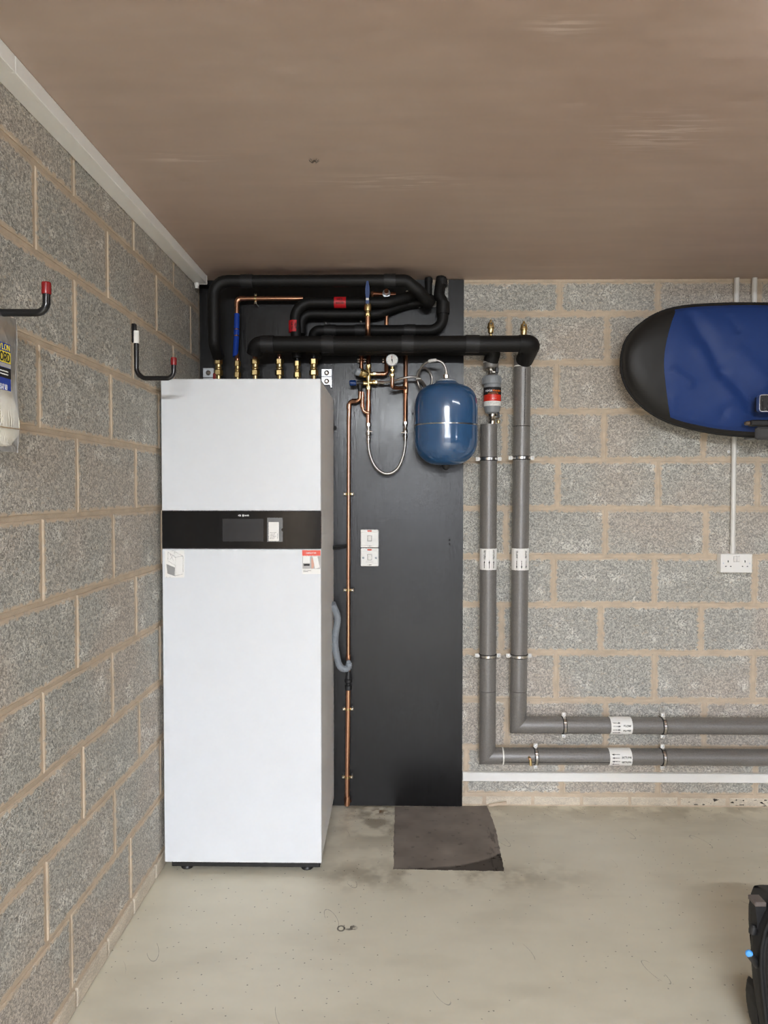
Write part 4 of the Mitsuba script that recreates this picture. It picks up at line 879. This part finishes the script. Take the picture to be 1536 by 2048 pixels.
def strip(name, y0, y1, m, r=17.0, lab=None):
    return part(ft, name, band([xf(795), YW, fz(y1)], [xf(795), YW, fz(y0)], rad(r, YW), .0006, 32), m, smooth=40, label=lab)
s_blk = strip('black_label', 776, 790.5, 'm_ink')
strip('red_label', 790.5, 803.5, 'm_label_red'); s_wht = strip('white_label', 803.5, 813, 'm_paper')
def curved(text, h, py, m, parent, dx=0.0, bold=True, wid=None, r=17.0):
    w = meshkit.text_mesh(text, h, .0004, bold); b = w.bounds; w.apply_translation([-(b[0, 0] + b[1, 0]) / 2, -(b[0, 1] + b[1, 1]) / 2, 0])
    if wid: w.apply_scale([wid / (b[1, 0] - b[0, 0]), 1, 1])
    w.apply_translation([dx, 0, 0]); w = wrap(w, (xf(795), YW, fz(py)), rad(r, YW) + .0008, (0, 0, 1.0), (0, -1, 0)); return part(parent, 'lettering', w, m, smooth=False)
curved('rota', .0105, 783.0, 'm_ink_white', s_blk, -.023, True, .034)
curved('kleanr', .0105, 783.0, 'm_orange', s_blk, .018, True, .042)
part(s_blk, 'orange_line', wrap(trimesh.creation.box((.052, .0022, .0005)), (xf(795), YW, fz(788.3)), rad(17, YW) + .0008, (0, 0, 1.0)), 'm_orange', smooth=False)
curved('O-', .007, 799, 'm_ink_white', ft + '__red_label', .004, True, .018)
for k, py in enumerate((807, 810)): part(s_wht, 'print', wrap(trimesh.creation.box((.05 - .012 * k, .0012, .0005)), (xf(795), YW, fz(py)), rad(17, YW) + .0008, (0, 0, 1.0)), 'm_ink_grey', smooth=False)
ring('bottom_union', [(5, 827), (8, 828), (8, 833), (6, 834), (7, 838), (5.2, 840), (6, 843), (6, 850)], 'm_nickel', xf(838) - .004, 20)
part(ft, 'bottom_valve', [cyl([xf(835), YW, fz(835)], [xf(835) + .026, YW - .012, fz(834)], .008, 14), hexnut([xf(835) + .014, YW - .006, fz(834.5)], [xf(835) + .022, YW - .010, fz(834)], .010)], 'm_nickel')
part(ft, 'drain_knob', [box(xf(836) + .018, xf(836) + .026, YW - .022, YW - .01, fz(836), fz(826), .002)], 'm_black_plastic')
part(ft, 'drain_cock', lathe([(.006, 0), (.0075, .002), (.0075, .012), (.005, .015)], (xf(843) + .022, YW - .012, fz(847)), (0, 0, 1), 14), 'm_brass')

# ---------------------------------------------------------------- brass air vents
for px, top, sh, lab in ((981.5, 640, 'slim', 'left of the two brass air vents on the thick black pipe'), (1047.5, 643.5, 'fat', 'right of the two brass air vents, above the black elbow')):
    ya = YM if px > 1000 else YR
    ya = YM + .004
    vt = thing('air_vent', lab, 'air vent', 'brass air vents on the black pipe')
    zf_ = lambda py: P(px, py, ya)[2]; x = P(px, 660, ya)[0]; base = zf_(676)
    rr_ = lambda v: rad(v, ya)
    d = top - 640
    st = [(2.6, 676), (2.6, 668), (4.6, 666.5), (5.6, 664), (5.6, 657.5), (7, 656.5), (7.2, 654), (6.2, 651.5), (5.6, 646), (2.6, 644.5), (2.2, 640), (1, 639)] if sh == 'slim' else [(5.4, 678), (5.4, 674), (5.2, 670), (6.2, 668), (6.2, 661), (7.2, 660), (7.3, 657), (6.4, 654), (6, 649), (2.8, 648), (2.4, 644), (1, 642)]
    part(vt, 'body', lathe([(rr_(r), zf_(py) - zf_(st[0][1])) for r, py in st], (x, ya, zf_(st[0][1])), (0, 0, 1), 22), 'm_brass')
    part(vt, 'cap', lathe([(rr_(1.8), 0), (rr_(1.9), .003), (rr_(1.2), .005)], (x, ya, zf_(642 + d)), (0, 0, 1), 12), 'm_black_plastic')
    part(vt, 'vent_hole', cyl([x, ya - rr_(5.6), zf_(648.5 + d)], [x, ya - rr_(6.4), zf_(648.5 + d)], rr_(1.7), 12), 'm_black_plastic')

# ---------------------------------------------------------------- conduits and the double socket
def conduit(label, px, py0, py1, y=-.016, r=.0115):
    t = thing('conduit', label, 'conduit'); a, b = P(px, py0, y), P(px, py1, y); b[0] = a[0] = (a[0] + b[0]) / 2
    b[2] = min(b[2], RZ - .001); part(t, 'tube', tube([a, b], r, 18), 'm_clip_white', smooth=50); return t, a[0]
conduit('left of two white conduits going up to the ceiling behind the blue board bag', 1472.5, 700, 553)
conduit('right of two white conduits going up to the ceiling behind the blue board bag', 1508, 700, 551)
ct_, xc_ = conduit('white conduit dropping from behind the blue board bag to the double socket', 1468, 1108, 700, r=.0105)
z0, z1 = P(1468, 1107, -.016)[2], P(1468, 1092, -.016)[2]
part(ct_, 'coupler', band([xc_, -.016, z0], [xc_, -.016, z1], .0105, .0018, 20), 'm_clip_white')
sc = thing('conduit_saddle', 'small white saddle clip on the conduit above the double socket', 'pipe clip')
q = P(1468, 903, -.01); part(sc, 'strap', band([xc_, -.016, q[2] - .005], [xc_, -.016, q[2] + .005], .0105, .0015, 18), 'm_clip_white')
for s in (-1, 1):
    c = np.array([xc_ + s * .019, -.003, q[2]]); part(sc, 'ear', cyl(c + [0, .0025, 0], c + [0, -.002, 0], .0078, 16), 'm_clip_white'); part(sc, 'screw', cyl(c + [0, 0, 0], c + [0, -.003, 0], .0035, 10), 'm_zinc')
so = thing('double_socket', 'white double power socket on the block wall at the right edge', 'socket')
ysf = -.044
a, b = P(1441, 1145.5, ysf), P(1505.3, 1107.8, ysf)
part(so, 'back_box', box(a[0] + .001, b[0] - .001, -.036, -.0012, a[2] + .001, b[2] - .001, .002), 'm_white_plastic')
part(so, 'plate', box(a[0], b[0], ysf, -.034, a[2], b[2], .003), 'm_white_plastic')
sx, sz = b[0] - a[0], b[2] - a[2]
for fx, fz_, w, h in ((.235, .60, .0038, .0085), (.765, .60, .0038, .0085), (.165, .335, .0065, .0036), (.315, .335, .0065, .0036), (.685, .335, .0065, .0036), (.84, .335, .0065, .0036)):
    c = np.array([a[0] + sx * fx, ysf, a[2] + sz * fz_]); part(so, 'pin_hole', box(c[0] - w / 2, c[0] + w / 2, ysf - .0004, ysf + .002, c[2] - h / 2, c[2] + h / 2), 'm_ink')
for fx in (.085, .915):
    c = np.array([a[0] + sx * fx, ysf, a[2] + sz * .5]); part(so, 'screw', lathe([(.0036, 0), (.0034, .001)], c, (0, -1, 0), 12), 'm_zinc')
for fx in (.45, .545):
    c = np.array([a[0] + sx * fx, ysf, a[2] + sz * .73]); part(so, 'rocker', box(c[0] - .0062, c[0] + .0062, ysf - .003, ysf + .002, c[2] - .0125, c[2] + .0125, .0012), 'm_clip_white')
    part(so, 'rocker_gap', prism_xz(sg.box(c[0] - .0072, c[2] - .0137, c[0] + .0072, c[2] + .0137).difference(sg.box(c[0] - .0062, c[2] - .0125, c[0] + .0062, c[2] + .0125)), ysf - .0004, ysf + .001), 'm_ink_grey', smooth=False)
# ---------------------------------------------------------------- blue and black board bag on its rack
YB = -.17
out_top = [(1242.6, 722), (1245, 702), (1250.9, 684), (1260, 669), (1273.5, 655), (1302, 634), (1335, 620), (1374, 612.5), (1425.7, 609), (1473, 607.5), (1536, 608)]
out_bot = [(1242.6, 722), (1243.5, 740), (1246.7, 758), (1261, 787), (1282, 810), (1306, 828), (1335, 842.5), (1384.6, 857.5), (1425.7, 865.5), (1477, 871), (1536, 874)]
XEND = 4.05
def prof_of(pts, tail):
    q = np.array([P(a, b, YB)[[0, 2]] for a, b in pts]); q = np.vstack([q, tail])
    s = np.r_[0, np.cumsum(np.linalg.norm(np.diff(q, axis=0), axis=1))]; return CubicSpline(s, q), s[-1]
zm = P(1536, 741, YB)[2]; xw_ = P(1536, 741, YB)[0]; hh = (P(1536, 608, YB)[2] - P(1536, 874, YB)[2]) / 2
tailT = [(2.9, zm + hh), (3.4, zm + hh * .93), (3.8, zm + hh * .66), (3.98, zm + hh * .35), (XEND, zm)]
tailB = [(2.9, zm - hh), (3.4, zm - hh * .93), (3.8, zm - hh * .66), (3.98, zm - hh * .35), (XEND, zm)]
cT, lT = prof_of(out_top, tailT); cB, lB = prof_of(out_bot, tailB)
NU, NV = 150, 40
TH = .075
def bag_front(u, w, lift=0.0):
    "u 0..1 along the bag, w -1 (bottom) .. 1 (top)"
    a, b = cT(u * lT), cB(u * lB); q = (a + b) / 2 + (a - b) / 2 * w[..., None] if np.ndim(w) else (a + b) / 2 + (a - b) / 2 * w
    return q
uu = (1 - np.cos(np.linspace(0, np.pi, NU))) / 2; ww = np.sin(np.linspace(-np.pi / 2, np.pi / 2, NV))
U, W = np.meshgrid(uu, ww, indexing='ij')
A_, B_ = cT(U * lT), cB(U * lB); Q = (A_ + B_) / 2 + (A_ - B_) / 2 * W[..., None]
endr = np.clip(np.minimum(U, 1 - U) / .10, 0, 1); dome = (1 - np.abs(W) ** 3.0) ** .5 * (1 - (1 - endr) ** 2.2) ** .5
def crease(x, z, a, b, w, d, lo=-.1, hi=1.1):
    a, b = np.array(a), np.array(b); t = b - a; L = np.linalg.norm(t); t = t / L
    s = (x - a[0]) * t[0] + (z - a[1]) * t[1]; n = -(x - a[0]) * t[1] + (z - a[1]) * t[0]
    k = np.clip((s / L - lo) / .15, 0, 1) * np.clip((hi - s / L) / .15, 0, 1); return d * np.exp(-(n / w) ** 2) * k
def at2(px, py): return P(px, py, YB - .07)[[0, 2]]
def wrinkle(x, z):
    r = 0
    for (a, b, w, d) in (((1384, 622), (1440, 745), .030, -.010), ((1440, 745), (1510, 810), .030, -.009), ((1400, 690), (1470, 800), .035, .006), ((1458, 630), (1478, 665), .012, -.004), ((1340, 740), (1385, 770), .02, .004),
                         ((1455, 812), (1440, 845), .014, -.004), ((1390, 825), (1380, 850), .014, -.003), ((1355, 815), (1375, 840), .012, -.003), ((1490, 815), (1520, 830), .012, -.004), ((1345, 790), (1350, 835), .012, .003), ((1470, 700), (1536, 770), .04, .005)):
        r = r + crease(x, z, at2(*a), at2(*b), w, d)
    return 2.0 * r + .010 * (meshkit.fbm(np.stack([x * 7, z * 7 + 3, x * 0], -1), 3) - .5)
X, Zz = Q[..., 0], Q[..., 1]
Y = YB - TH * dome + (-wrinkle(X, Zz)) * dome
Yb = YB + TH * .8 * dome
def gridmesh(V):
    n, m_ = V.shape[:2]; i, j = np.meshgrid(np.arange(n - 1), np.arange(m_ - 1), indexing='ij')
    q = np.stack([i * m_ + j, (i + 1) * m_ + j, (i + 1) * m_ + j + 1, i * m_ + j + 1], -1).reshape(-1, 4); return V.reshape(-1, 3), np.vstack([q[:, [0, 1, 2]], q[:, [0, 2, 3]]])
v1, f1 = gridmesh(np.stack([X, Y, Zz], -1)); v2, f2 = gridmesh(np.stack([X, Yb, Zz], -1))
bb = thing('board_bag', 'big board bag with a blue cover and black nose hung flat on the block wall', 'board bag')
def nocover(x): return x
part(bb, 'black_shell', trimesh.Trimesh(np.vstack([v1, v2]), np.vstack([f1, f2[:, ::-1] + len(v1)]), process=False), 'm_bag_black', smooth=60)
# blue cover: lies on the shell, its front edge cut along a curve
bnd = np.array([P(a, b, YB - .06)[[0, 2]] for a, b in [(1355, 621), (1348, 634), (1339, 655), (1330, 685), (1325.5, 715), (1325, 735), (1328, 765), (1334, 797), (1341, 822), (1346, 834)]])
bcs = CubicSpline(bnd[::-1, 1], bnd[::-1, 0])
wv = np.linspace(-.945, .955, 60); um = np.linspace(0, 1, 400)
V = []
for w in wv:
    a, b = cT(um * lT), cB(um * lB); q = (a + b) / 2 + (a - b) / 2 * w
    g = q[:, 0] - bcs(np.clip(q[:, 1], bnd[:, 1].min(), bnd[:, 1].max())); k = int(np.argmax(g >= 0)); u0 = um[k - 1] + (um[k] - um[k - 1]) * (-g[k - 1]) / (g[k] - g[k - 1])
    ug = np.linspace(u0, .93, 130); a, b = cT(ug * lT), cB(ug * lB); q = (a + b) / 2 + (a - b) / 2 * w
    e = np.clip(np.minimum(ug, 1 - ug) / .10, 0, 1); dm = (1 - abs(w) ** 3) ** .5 * (1 - (1 - e) ** 2.2) ** .5
    edge = np.minimum(1, np.minimum(np.arange(130) / 3.0, min(abs(w + .945), abs(.955 - w)) / .02))
    V.append(np.stack([q[:, 0], YB - TH * dm - wrinkle(q[:, 0], q[:, 1]) * dm - .0015 - .0045 * edge, q[:, 1]], -1))
v3, f3 = gridmesh(np.array(V)); part(bb, 'blue_cover', trimesh.Trimesh(v3, f3[:, ::-1], process=False), 'm_bag_blue', smooth=60)
pip = np.vstack([np.stack([cT(s)[0], YB, cT(s)[1]]) for s in np.linspace(0, lT, 90)][::-1] + [np.stack([cB(s)[0], YB, cB(s)[1]]) for s in np.linspace(0, lB, 90)[1:]])
part(bb, 'piping', tube(pip, .0065, 10), 'm_black_rubber', smooth=50)
# rack holding it
rk = thing('board_rack', 'black padded wall rack arm holding up the blue board bag at the right edge', 'rack')
yr = YB - TH - .03
q = P(1490, 847, yr); xk0 = q[0]; zk0, zk1 = P(1510, 853, yr)[2], P(1510, 841, yr)[2]
part(rk, 'tray', box(P(1496, 847, yr)[0], 2.95, yr - .03, yr + .004, zk0, zk1, .005), 'm_black_plastic')
part(rk, 'wall_arm', box(2.60, 2.66, yr - .01, -.002, zm - hh - .040, zm - hh - .012, .004), 'm_black_plastic')
part(rk, 'upright', box(2.60, 2.66, yr - .028, yr - .002, zm - hh - .04, P(1520, 789, yr)[2] + .02, .004), 'm_black_plastic')
part(rk, 'tray_tip', box(xk0 - .006, P(1497, 847, yr)[0], yr - .024, yr + .002, zk0 + .004, zk1 - .004, .006), 'm_bronze')
part(rk, 'foam_pad', box(P(1508, 866, yr)[0], 2.95, yr - .024, yr + .006, P(1510, 880, yr)[2], zk0 - .001, .012), 'm_dark_foam')
ar = rk
ya_ = yr - .055; x0, x1 = P(1517.5, 806, ya_)[0], P(1566, 806, ya_)[0]; z0, z1 = P(1520, 824, ya_)[2], P(1520, 789, ya_)[2]
part(ar, 'arm', box(x0 + .004, x1 + .06, ya_ + .004, yr - .004, z0 + .004, z1 - .004, .008), 'm_black_plastic')
rim = rrect(x0, x1, z0, z1, .012); part(ar, 'silver_rim', prism_xz(rim.difference(rim.buffer(-.0035)), ya_ - .004, ya_ + .02), 'm_chrome', smooth=False)
part(ar, 'end_cap', prism_xz(rim.buffer(-.0034), ya_ - .001, ya_ + .015), 'm_rubber_speck', smooth=False)
part(ar, 'end_boss', prism_xz(rim.buffer(-.016), ya_ - .004, ya_ + .01), 'm_black_plastic', smooth=False)
lb = whole('grey_strap', 'short grey strap end under the rack beside the white conduit', 'strap', box(P(1494, 876, -.03)[0], P(1512, 876, -.03)[0], -.05, -.001, P(1500, 879, -.03)[2], P(1500, 873.5, -.03)[2], .002), 'm_grey_plastic')

# ---------------------------------------------------------------- hooks on the left wall
y2 = -.862
xt_ = P(347.5, 735, y2)[0]
def hook(label, y, zh, ztop, ztip, sticker):
    t = thing('wall_hook', label, 'hook', 'storage hooks on the left wall')
    xr = .016; r = .0080
    path = fillet([(xr, y, ztop), (xr, y, zh), (xt_, y, zh), (xt_, y, ztip)], .035, 10)
    part(t, 'rod', tube(path, r, 18), 'm_hook_black', smooth=50)
    part(t, 'back_plate', box(.0015, xr, y - .007, y + .007, ztop - .03, ztop + .035, .003), 'm_hook_black')
    part(t, 'red_tip', lathe([(r + .0015, 0), (r + .002, .003), (r + .002, .023), (r + .0005, .026)], (xt_, y, ztip - .004), (0, 0, 1), 20), 'm_red_vinyl', label='red rubber tip of the hook')
    if sticker: part(t, 'white_sticker', band((xr, y, P(266, 687, y)[2]), (xr, y, P(266, 662, y)[2]), r + .001, .0008, 18), 'm_paper')
    return t
zh2, zt2, zp2 = P(310, 756.5, y2)[2], P(347, 728, y2)[2], P(266, 668, y2)[2]
hook('black wall hook with a red tip and a white sticker, beside the white cabinet', y2, zh2, zp2, zt2, True)
y1 = PX(93, 600, xt_)[1]
zh1, zt1 = P(50, 625.5, y1)[2], P(93, 585, y1)[2]
hook('black wall hook with a red tip that carries the bag of cord', y1, zh1, zh1 + (zp2 - zh2), zt1, False)
# bag of nylon cord hanging on the first hook
cb_ = thing('cord_bag', 'clear plastic bag of white nylon cord hanging on the first wall hook', 'bag')
xb_ = .046
ye = PX(34, 760, xb_)[1]; ys0 = PX(-26, 760, xb_)[1]; KW = (ye - ys0) / .23
zT, zB_ = PX(34, 640, xb_)[2], PX(30, 905, xb_)[2]
def film(x, bulge, sgn):
    n, m_ = 26, 34; a = np.linspace(ys0, ye, n); c = np.linspace(zB_, zT, m_); Aq, Cq = np.meshgrid(a, c, indexing='ij')
    s, t = (Aq - ys0) / (ye - ys0), (Cq - zB_) / (zT - zB_)
    d = bulge * (np.clip(np.sin(np.pi * s), 0, 1) ** .6) * (np.clip(np.sin(np.pi * np.clip(t * 1.02, 0, 1)), 0, 1) ** .5) * (1.15 - .7 * t)
    wv_ = .0022 * (meshkit.fbm(np.stack([Aq * 28, Cq * 18, Aq * 0 + sgn], -1), 3) - .5) * np.sin(np.pi * s) ** .5
    v, f = gridmesh(np.stack([x + sgn * d + wv_, Aq + .004 * np.sin(t * 9), Cq], -1)); return v, f
v, f = film(xb_, .024, 1); v_, f_ = film(xb_, .020, -1)
part(cb_, 'film', trimesh.Trimesh(v, f, process=False), 'm_film', smooth=True)
part(cb_, 'film', trimesh.Trimesh(v_, f_[:, ::-1], process=False), 'm_film', smooth=True)
seam = [[xb_, ye - .002 + .004 * math.sin(9 * t), zB_ + (zT - zB_) * t] for t in np.linspace(0, 1, 30)]
part(cb_, 'edge_seam', tube(seam, .0011, 6), 'm_film_seam', smooth=50)
xl_ = xb_ + .0265
zq = lambda py: PX(15, py, xl_)[2]
yr0, yr1 = PX(-9, 730, xl_)[1], PX(22, 730, xl_)[1]
lbl = part(cb_, 'label', box(xl_ - .002, xl_ - .0008, yr0, yr1, zq(781), zq(688)), 'm_label_blue', label='blue printed label in the cord bag')
def lab(name, y0, y1, m, e=.0006, a0=None, a1=None): return part(lbl, name, box(xl_ - .001, xl_ - .001 + e, yr0 if a0 is None else a0, yr1 if a1 is None else a1, zq(y1), zq(y0)), m)
lab('yellow_strip', 704, 727, 'm_yellow'); lab('pale_strip', 728, 736, 'm_photo_grey'); lab('black_strip', 737, 757, 'm_ink')
ymid = (yr0 + yr1) / 2; hl = (zq(688) - zq(704))
ry = dict(right=(0, 1, 0), up=(0, 0, 1))
part(lbl, 'lettering', words('NYLON', hl * .72, (xl_ - .0004, ymid, zq(696)), .0004, True, (yr1 - yr0) * .90, **ry), 'm_yellow', smooth=False)
part(lbl, 'lettering', words('CORD', (zq(704) - zq(727)) * .74, (xl_ - .0003, ymid, zq(715.5)), .0004, True, (yr1 - yr0) * .86, **ry), 'm_ink', smooth=False)
for k, py in enumerate((744, 750)): part(lbl, 'print', box(xl_ - .0004, xl_ + .0002, yr0 + .01, yr1 - .012, zq(py + 1.2), zq(py - 1.2)), 'm_ink_white')
part(lbl, 'lettering', words('2147 00', .011, (xl_ - .0006, ymid, zq(775)), .0004, True, (yr1 - yr0) * .5, **ry), 'm_ink_white', smooth=False)
hk = []; yc0 = (ye + ys0) / 2; zt0 = zq(778)
for k in range(13):
    o = (k - 6) / 6.0
    for dx in (0, .009):
        yb = yc0 + o * .078 * KW; pts = [(xb_ + dx - .006, yc0 + o * .050 * KW, zt0 + .03), (xb_ + dx, yc0 + o * .062 * KW, zt0 - .03), (xb_ + dx + .004, yb + .004 * math.sin(k), (zt0 + zB_) / 2), (xb_ + dx, yb * 1.0 + .003, zB_ + .035 + .012 * abs(o)), (xb_ + dx - .004, yc0 + o * .066 * KW, zB_ + .012 + .018 * o * o)]
        hk.append(tube(spline(pts, 24), .0024, 7))
hank = part(cb_, 'cord_hank', hk, 'm_cord', smooth=50, kind='stuff')
part(cb_, 'tie', tube([(xb_ + .016, yc0 - .085 * KW, zB_ + .05), (xb_ + .019, yc0, zB_ + .05), (xb_ + .012, yc0 + .085 * KW, zB_ + .052)], .0012, 6), 'm_cord_tie')

# ---------------------------------------------------------------- black rucksack at the lower right
YK_ = -1.50
L2 = lambda px, py, y=YK_: P(px, py, y)
left = [(1585, 1786), (1556, 1790), (1537, 1801), (1523, 1819), (1512, 1846), (1505, 1882), (1504.5, 1920), (1508.5, 1970), (1515, 2020), (1523, 2070), (1534, 2118)]
YB_ = YK_ + .025
lf = np.array([P(q[0], q[1], YB_)[[0, 2]] for q in left]); cxr = P(1640, 1900, YB_)[0]
lf = np.vstack([lf, [P(1548, 2090, YB_)[0], .004]])
rt_ = lf[::-1].copy(); rt_[:, 0] = 2 * cxr - rt_[:, 0]
op = sg.Polygon(np.vstack([lf, rt_])).buffer(-.006).buffer(.006)
rs = thing('rucksack', 'black rucksack with a zipped front and a blue capped drinking tube on the floor', 'bag')
def loft(poly, stations):
    ms = [np.array(poly.buffer(d).exterior.coords)[:-1] for d, y in stations]; n = 160; V = []
    for (d, y), c in zip(stations, ms):
        c = np.vstack([c, c[:1]]); s = np.r_[0, np.cumsum(np.linalg.norm(np.diff(c, axis=0), axis=1))]
        k0 = np.argmax(c[:-1, 1]); s0 = s[k0]; t = (s0 + np.linspace(0, s[-1], n, endpoint=False)) % s[-1]
        V.append(np.stack([np.interp(t, s, c[:, 0]), np.full(n, y), np.interp(t, s, c[:, 1])], -1))
    V = np.array(V); m_ = len(V); f = []
    for i in range(m_ - 1):
        for j in range(n): a, b, c, d = i * n + j, i * n + (j + 1) % n, (i + 1) * n + (j + 1) % n, (i + 1) * n + j; f += [[a, b, c], [a, c, d]]
    v = V.reshape(-1, 3); c0, c1 = v[:n].mean(0), v[-n:].mean(0); v = np.vstack([v, c0, c1]); k = len(v)
    for j in range(n): f += [[k - 2, (j + 1) % n, j], [k - 1, (m_ - 1) * n + j, (m_ - 1) * n + (j + 1) % n]]
    m = trimesh.Trimesh(v, np.array(f), process=False); m.fix_normals(); return m
def keep_up(m, z=.002): m.vertices[:, 2] = np.maximum(m.vertices[:, 2], z); return m
part(rs, 'body', keep_up(loft(op, [(-.095, YK_ + .22), (-.075, YK_ + .20), (-.045, YK_ + .12), (-.008, YK_ + .05), (0, YK_ + .025), (0, YK_ + .005), (-.004, YK_ - .012), (-.020, YK_ - .022)])), 'm_nylon_black', smooth=50)
def along(poly, d, y):
    c = np.array(poly.buffer(d).exterior.coords); return np.stack([c[:, 0], np.full(len(c), y), c[:, 1]], -1)
part(rs, 'piping', keep_up(tube(along(op, -.003, YK_ - .014), .0045, 8)), 'm_black_rubber', smooth=50)
part(rs, 'front_band', keep_up(loft(op, [(-.012, YK_ - .018), (-.013, YK_ - .028), (-.033, YK_ - .031), (-.036, YK_ - .022)])), 'm_nylon_grey', smooth=50)
zp = along(op, -.016, YK_ - .0305); part(rs, 'zip', keep_up(tube(zp, .0022, 6)), 'm_zip', smooth=50)
inner = op.buffer(-.036)
part(rs, 'mesh_panel', keep_up(loft(inner, [(0, YK_ - .020), (-.004, YK_ - .027), (-.02, YK_ - .030)])), 'm_silver_film', smooth=50)
topc = inner.intersection(sg.box(0, L2(1536, 1853)[2], 5, 2))
part(rs, 'grey_top_panel', prism_xz(topc.buffer(-.001), YK_ - .034, YK_ - .022), 'm_photo_grey_soft', smooth=False)
pk = sg.Polygon([tuple(L2(*q)[[0, 2]]) for q in ((1528, 1862), (1533, 1848), (1560, 1840), (1600, 1840), (1600, 1870), (1545, 1868))]).buffer(.004)
part(rs, 'dark_pocket', prism_xz(pk, YK_ - .038, YK_ - .024), 'm_nylon_black', smooth=False)
q0, q1 = L2(1502.5, 1806, YK_ + .03), L2(1526, 1796.5, YK_ + .03)
part(rs, 'webbing_loop', box(q0[0], q1[0], YK_ + .01, YK_ + .05, q0[2], q1[2], .003), 'm_webbing')
sp_ = sg.Polygon([tuple(L2(*q, YK_ + .03)[[0, 2]]) for q in ((1504, 1806), (1526, 1805), (1522, 1830), (1512, 1860), (1508, 1852), (1506.5, 1830))])
part(rs, 'shoulder_strap', prism_xz(sp_, YK_ + .012, YK_ + .045), 'm_nylon_black', smooth=False)
part(rs, 'side_buckle', ball(L2(1505.5, 1860, YK_ + .02), .016, 2, (.55, 1, 1.1)) if False else lathe([(.004, 0), (.009, .003), (.010, .012), (.009, .022), (.004, .026)], L2(1504.5, 1869, YK_ + .02), (.1, 0, 1), 16), 'm_black_plastic')
c0, c1 = L2(1497, 1905, YK_ - .01), L2(1517, 1932, YK_ + .01)
part(rs, 'drinking_tube', cyl(c0 + (c1 - c0) * .06, c1, rad(7.6, YK_), 20, .001), 'm_black_plastic')
part(rs, 'blue_cap', lathe([(rad(7.2, YK_), 0), (rad(7, YK_), .004), (rad(5, YK_), .0065), (0, .0075)], c0 + (c1 - c0) * .08, np.array([-.45, -.8, .25]), 22), 'm_sky_blue', label='bright blue cap of the drinking tube')
sd = sg.Polygon([tuple(L2(*q, YK_ + .05)[[0, 2]]) for q in ((1516, 1968), (1508, 1982), (1505, 2005), (1506.5, 2030), (1512, 2060), (1522, 2090), (1545, 2090), (1530, 1990))]).buffer(-.004).buffer(.004)
part(rs, 'side_pocket', keep_up(loft(sd, [(-.006, YK_ + .10), (-.003, YK_ + .08), (0, YK_ + .05), (-.004, YK_ + .035)])), 'm_nylon_black', smooth=50)

# ---------------------------------------------------------------- spider under the ceiling
spd = thing('spider', 'tiny dark spider on the plaster ceiling', 'spider')
c = PZ(628, 320, RZ) - np.array([0, 0, .003])
ab = trimesh.creation.icosphere(2, .0026); ab.apply_scale((1.3, 1, .8)); ab.apply_translation(c)
hd_ = trimesh.creation.icosphere(2, .0016); hd_.apply_translation(c + [.0035, -.001, 0])
part(spd, 'body', [ab, hd_], 'm_spider')
for k in range(8):
    a = (-.9 + .6 * (k % 4)) + (0 if k < 4 else math.pi); l = .015
    e = np.array([math.cos(a), math.sin(a), 0]); part(spd, 'leg', tube([c + [.003, 0, 0], c + e * l * .5 - [0, 0, .004], [c[0] + e[0] * l, c[1] + e[1] * l, RZ - .0008]], .0005, 6), 'm_spider')
# ---------------------------------------------------------------- ceiling lamps (outside the frame)
for (LX0, LX1, LY, f, where) in ((1.70, 2.95, -1.98, 0.40, 'white batten light on the garage ceiling to the right of the camera'), (0.35, 1.75, -5.1, 7.4, 'white batten light on the garage ceiling behind the camera')):
    lp = thing('ceiling_light', where, 'light')
    part(lp, 'housing', box(LX0, LX1, LY - .03, LY + .03, RZ - .03, RZ - .001, .004), 'm_white_plastic')
    scene[lp + '__diffuser'] = ply(box(LX0 + .02, LX1 - .02, LY - .026, LY + .026, RZ - .062, RZ - .0305, .012), 'm_white_plastic', emitter={'type': 'area', 'radiance': col((LAMP * .93 * f, LAMP * .98 * f, LAMP * 1.03 * f))})
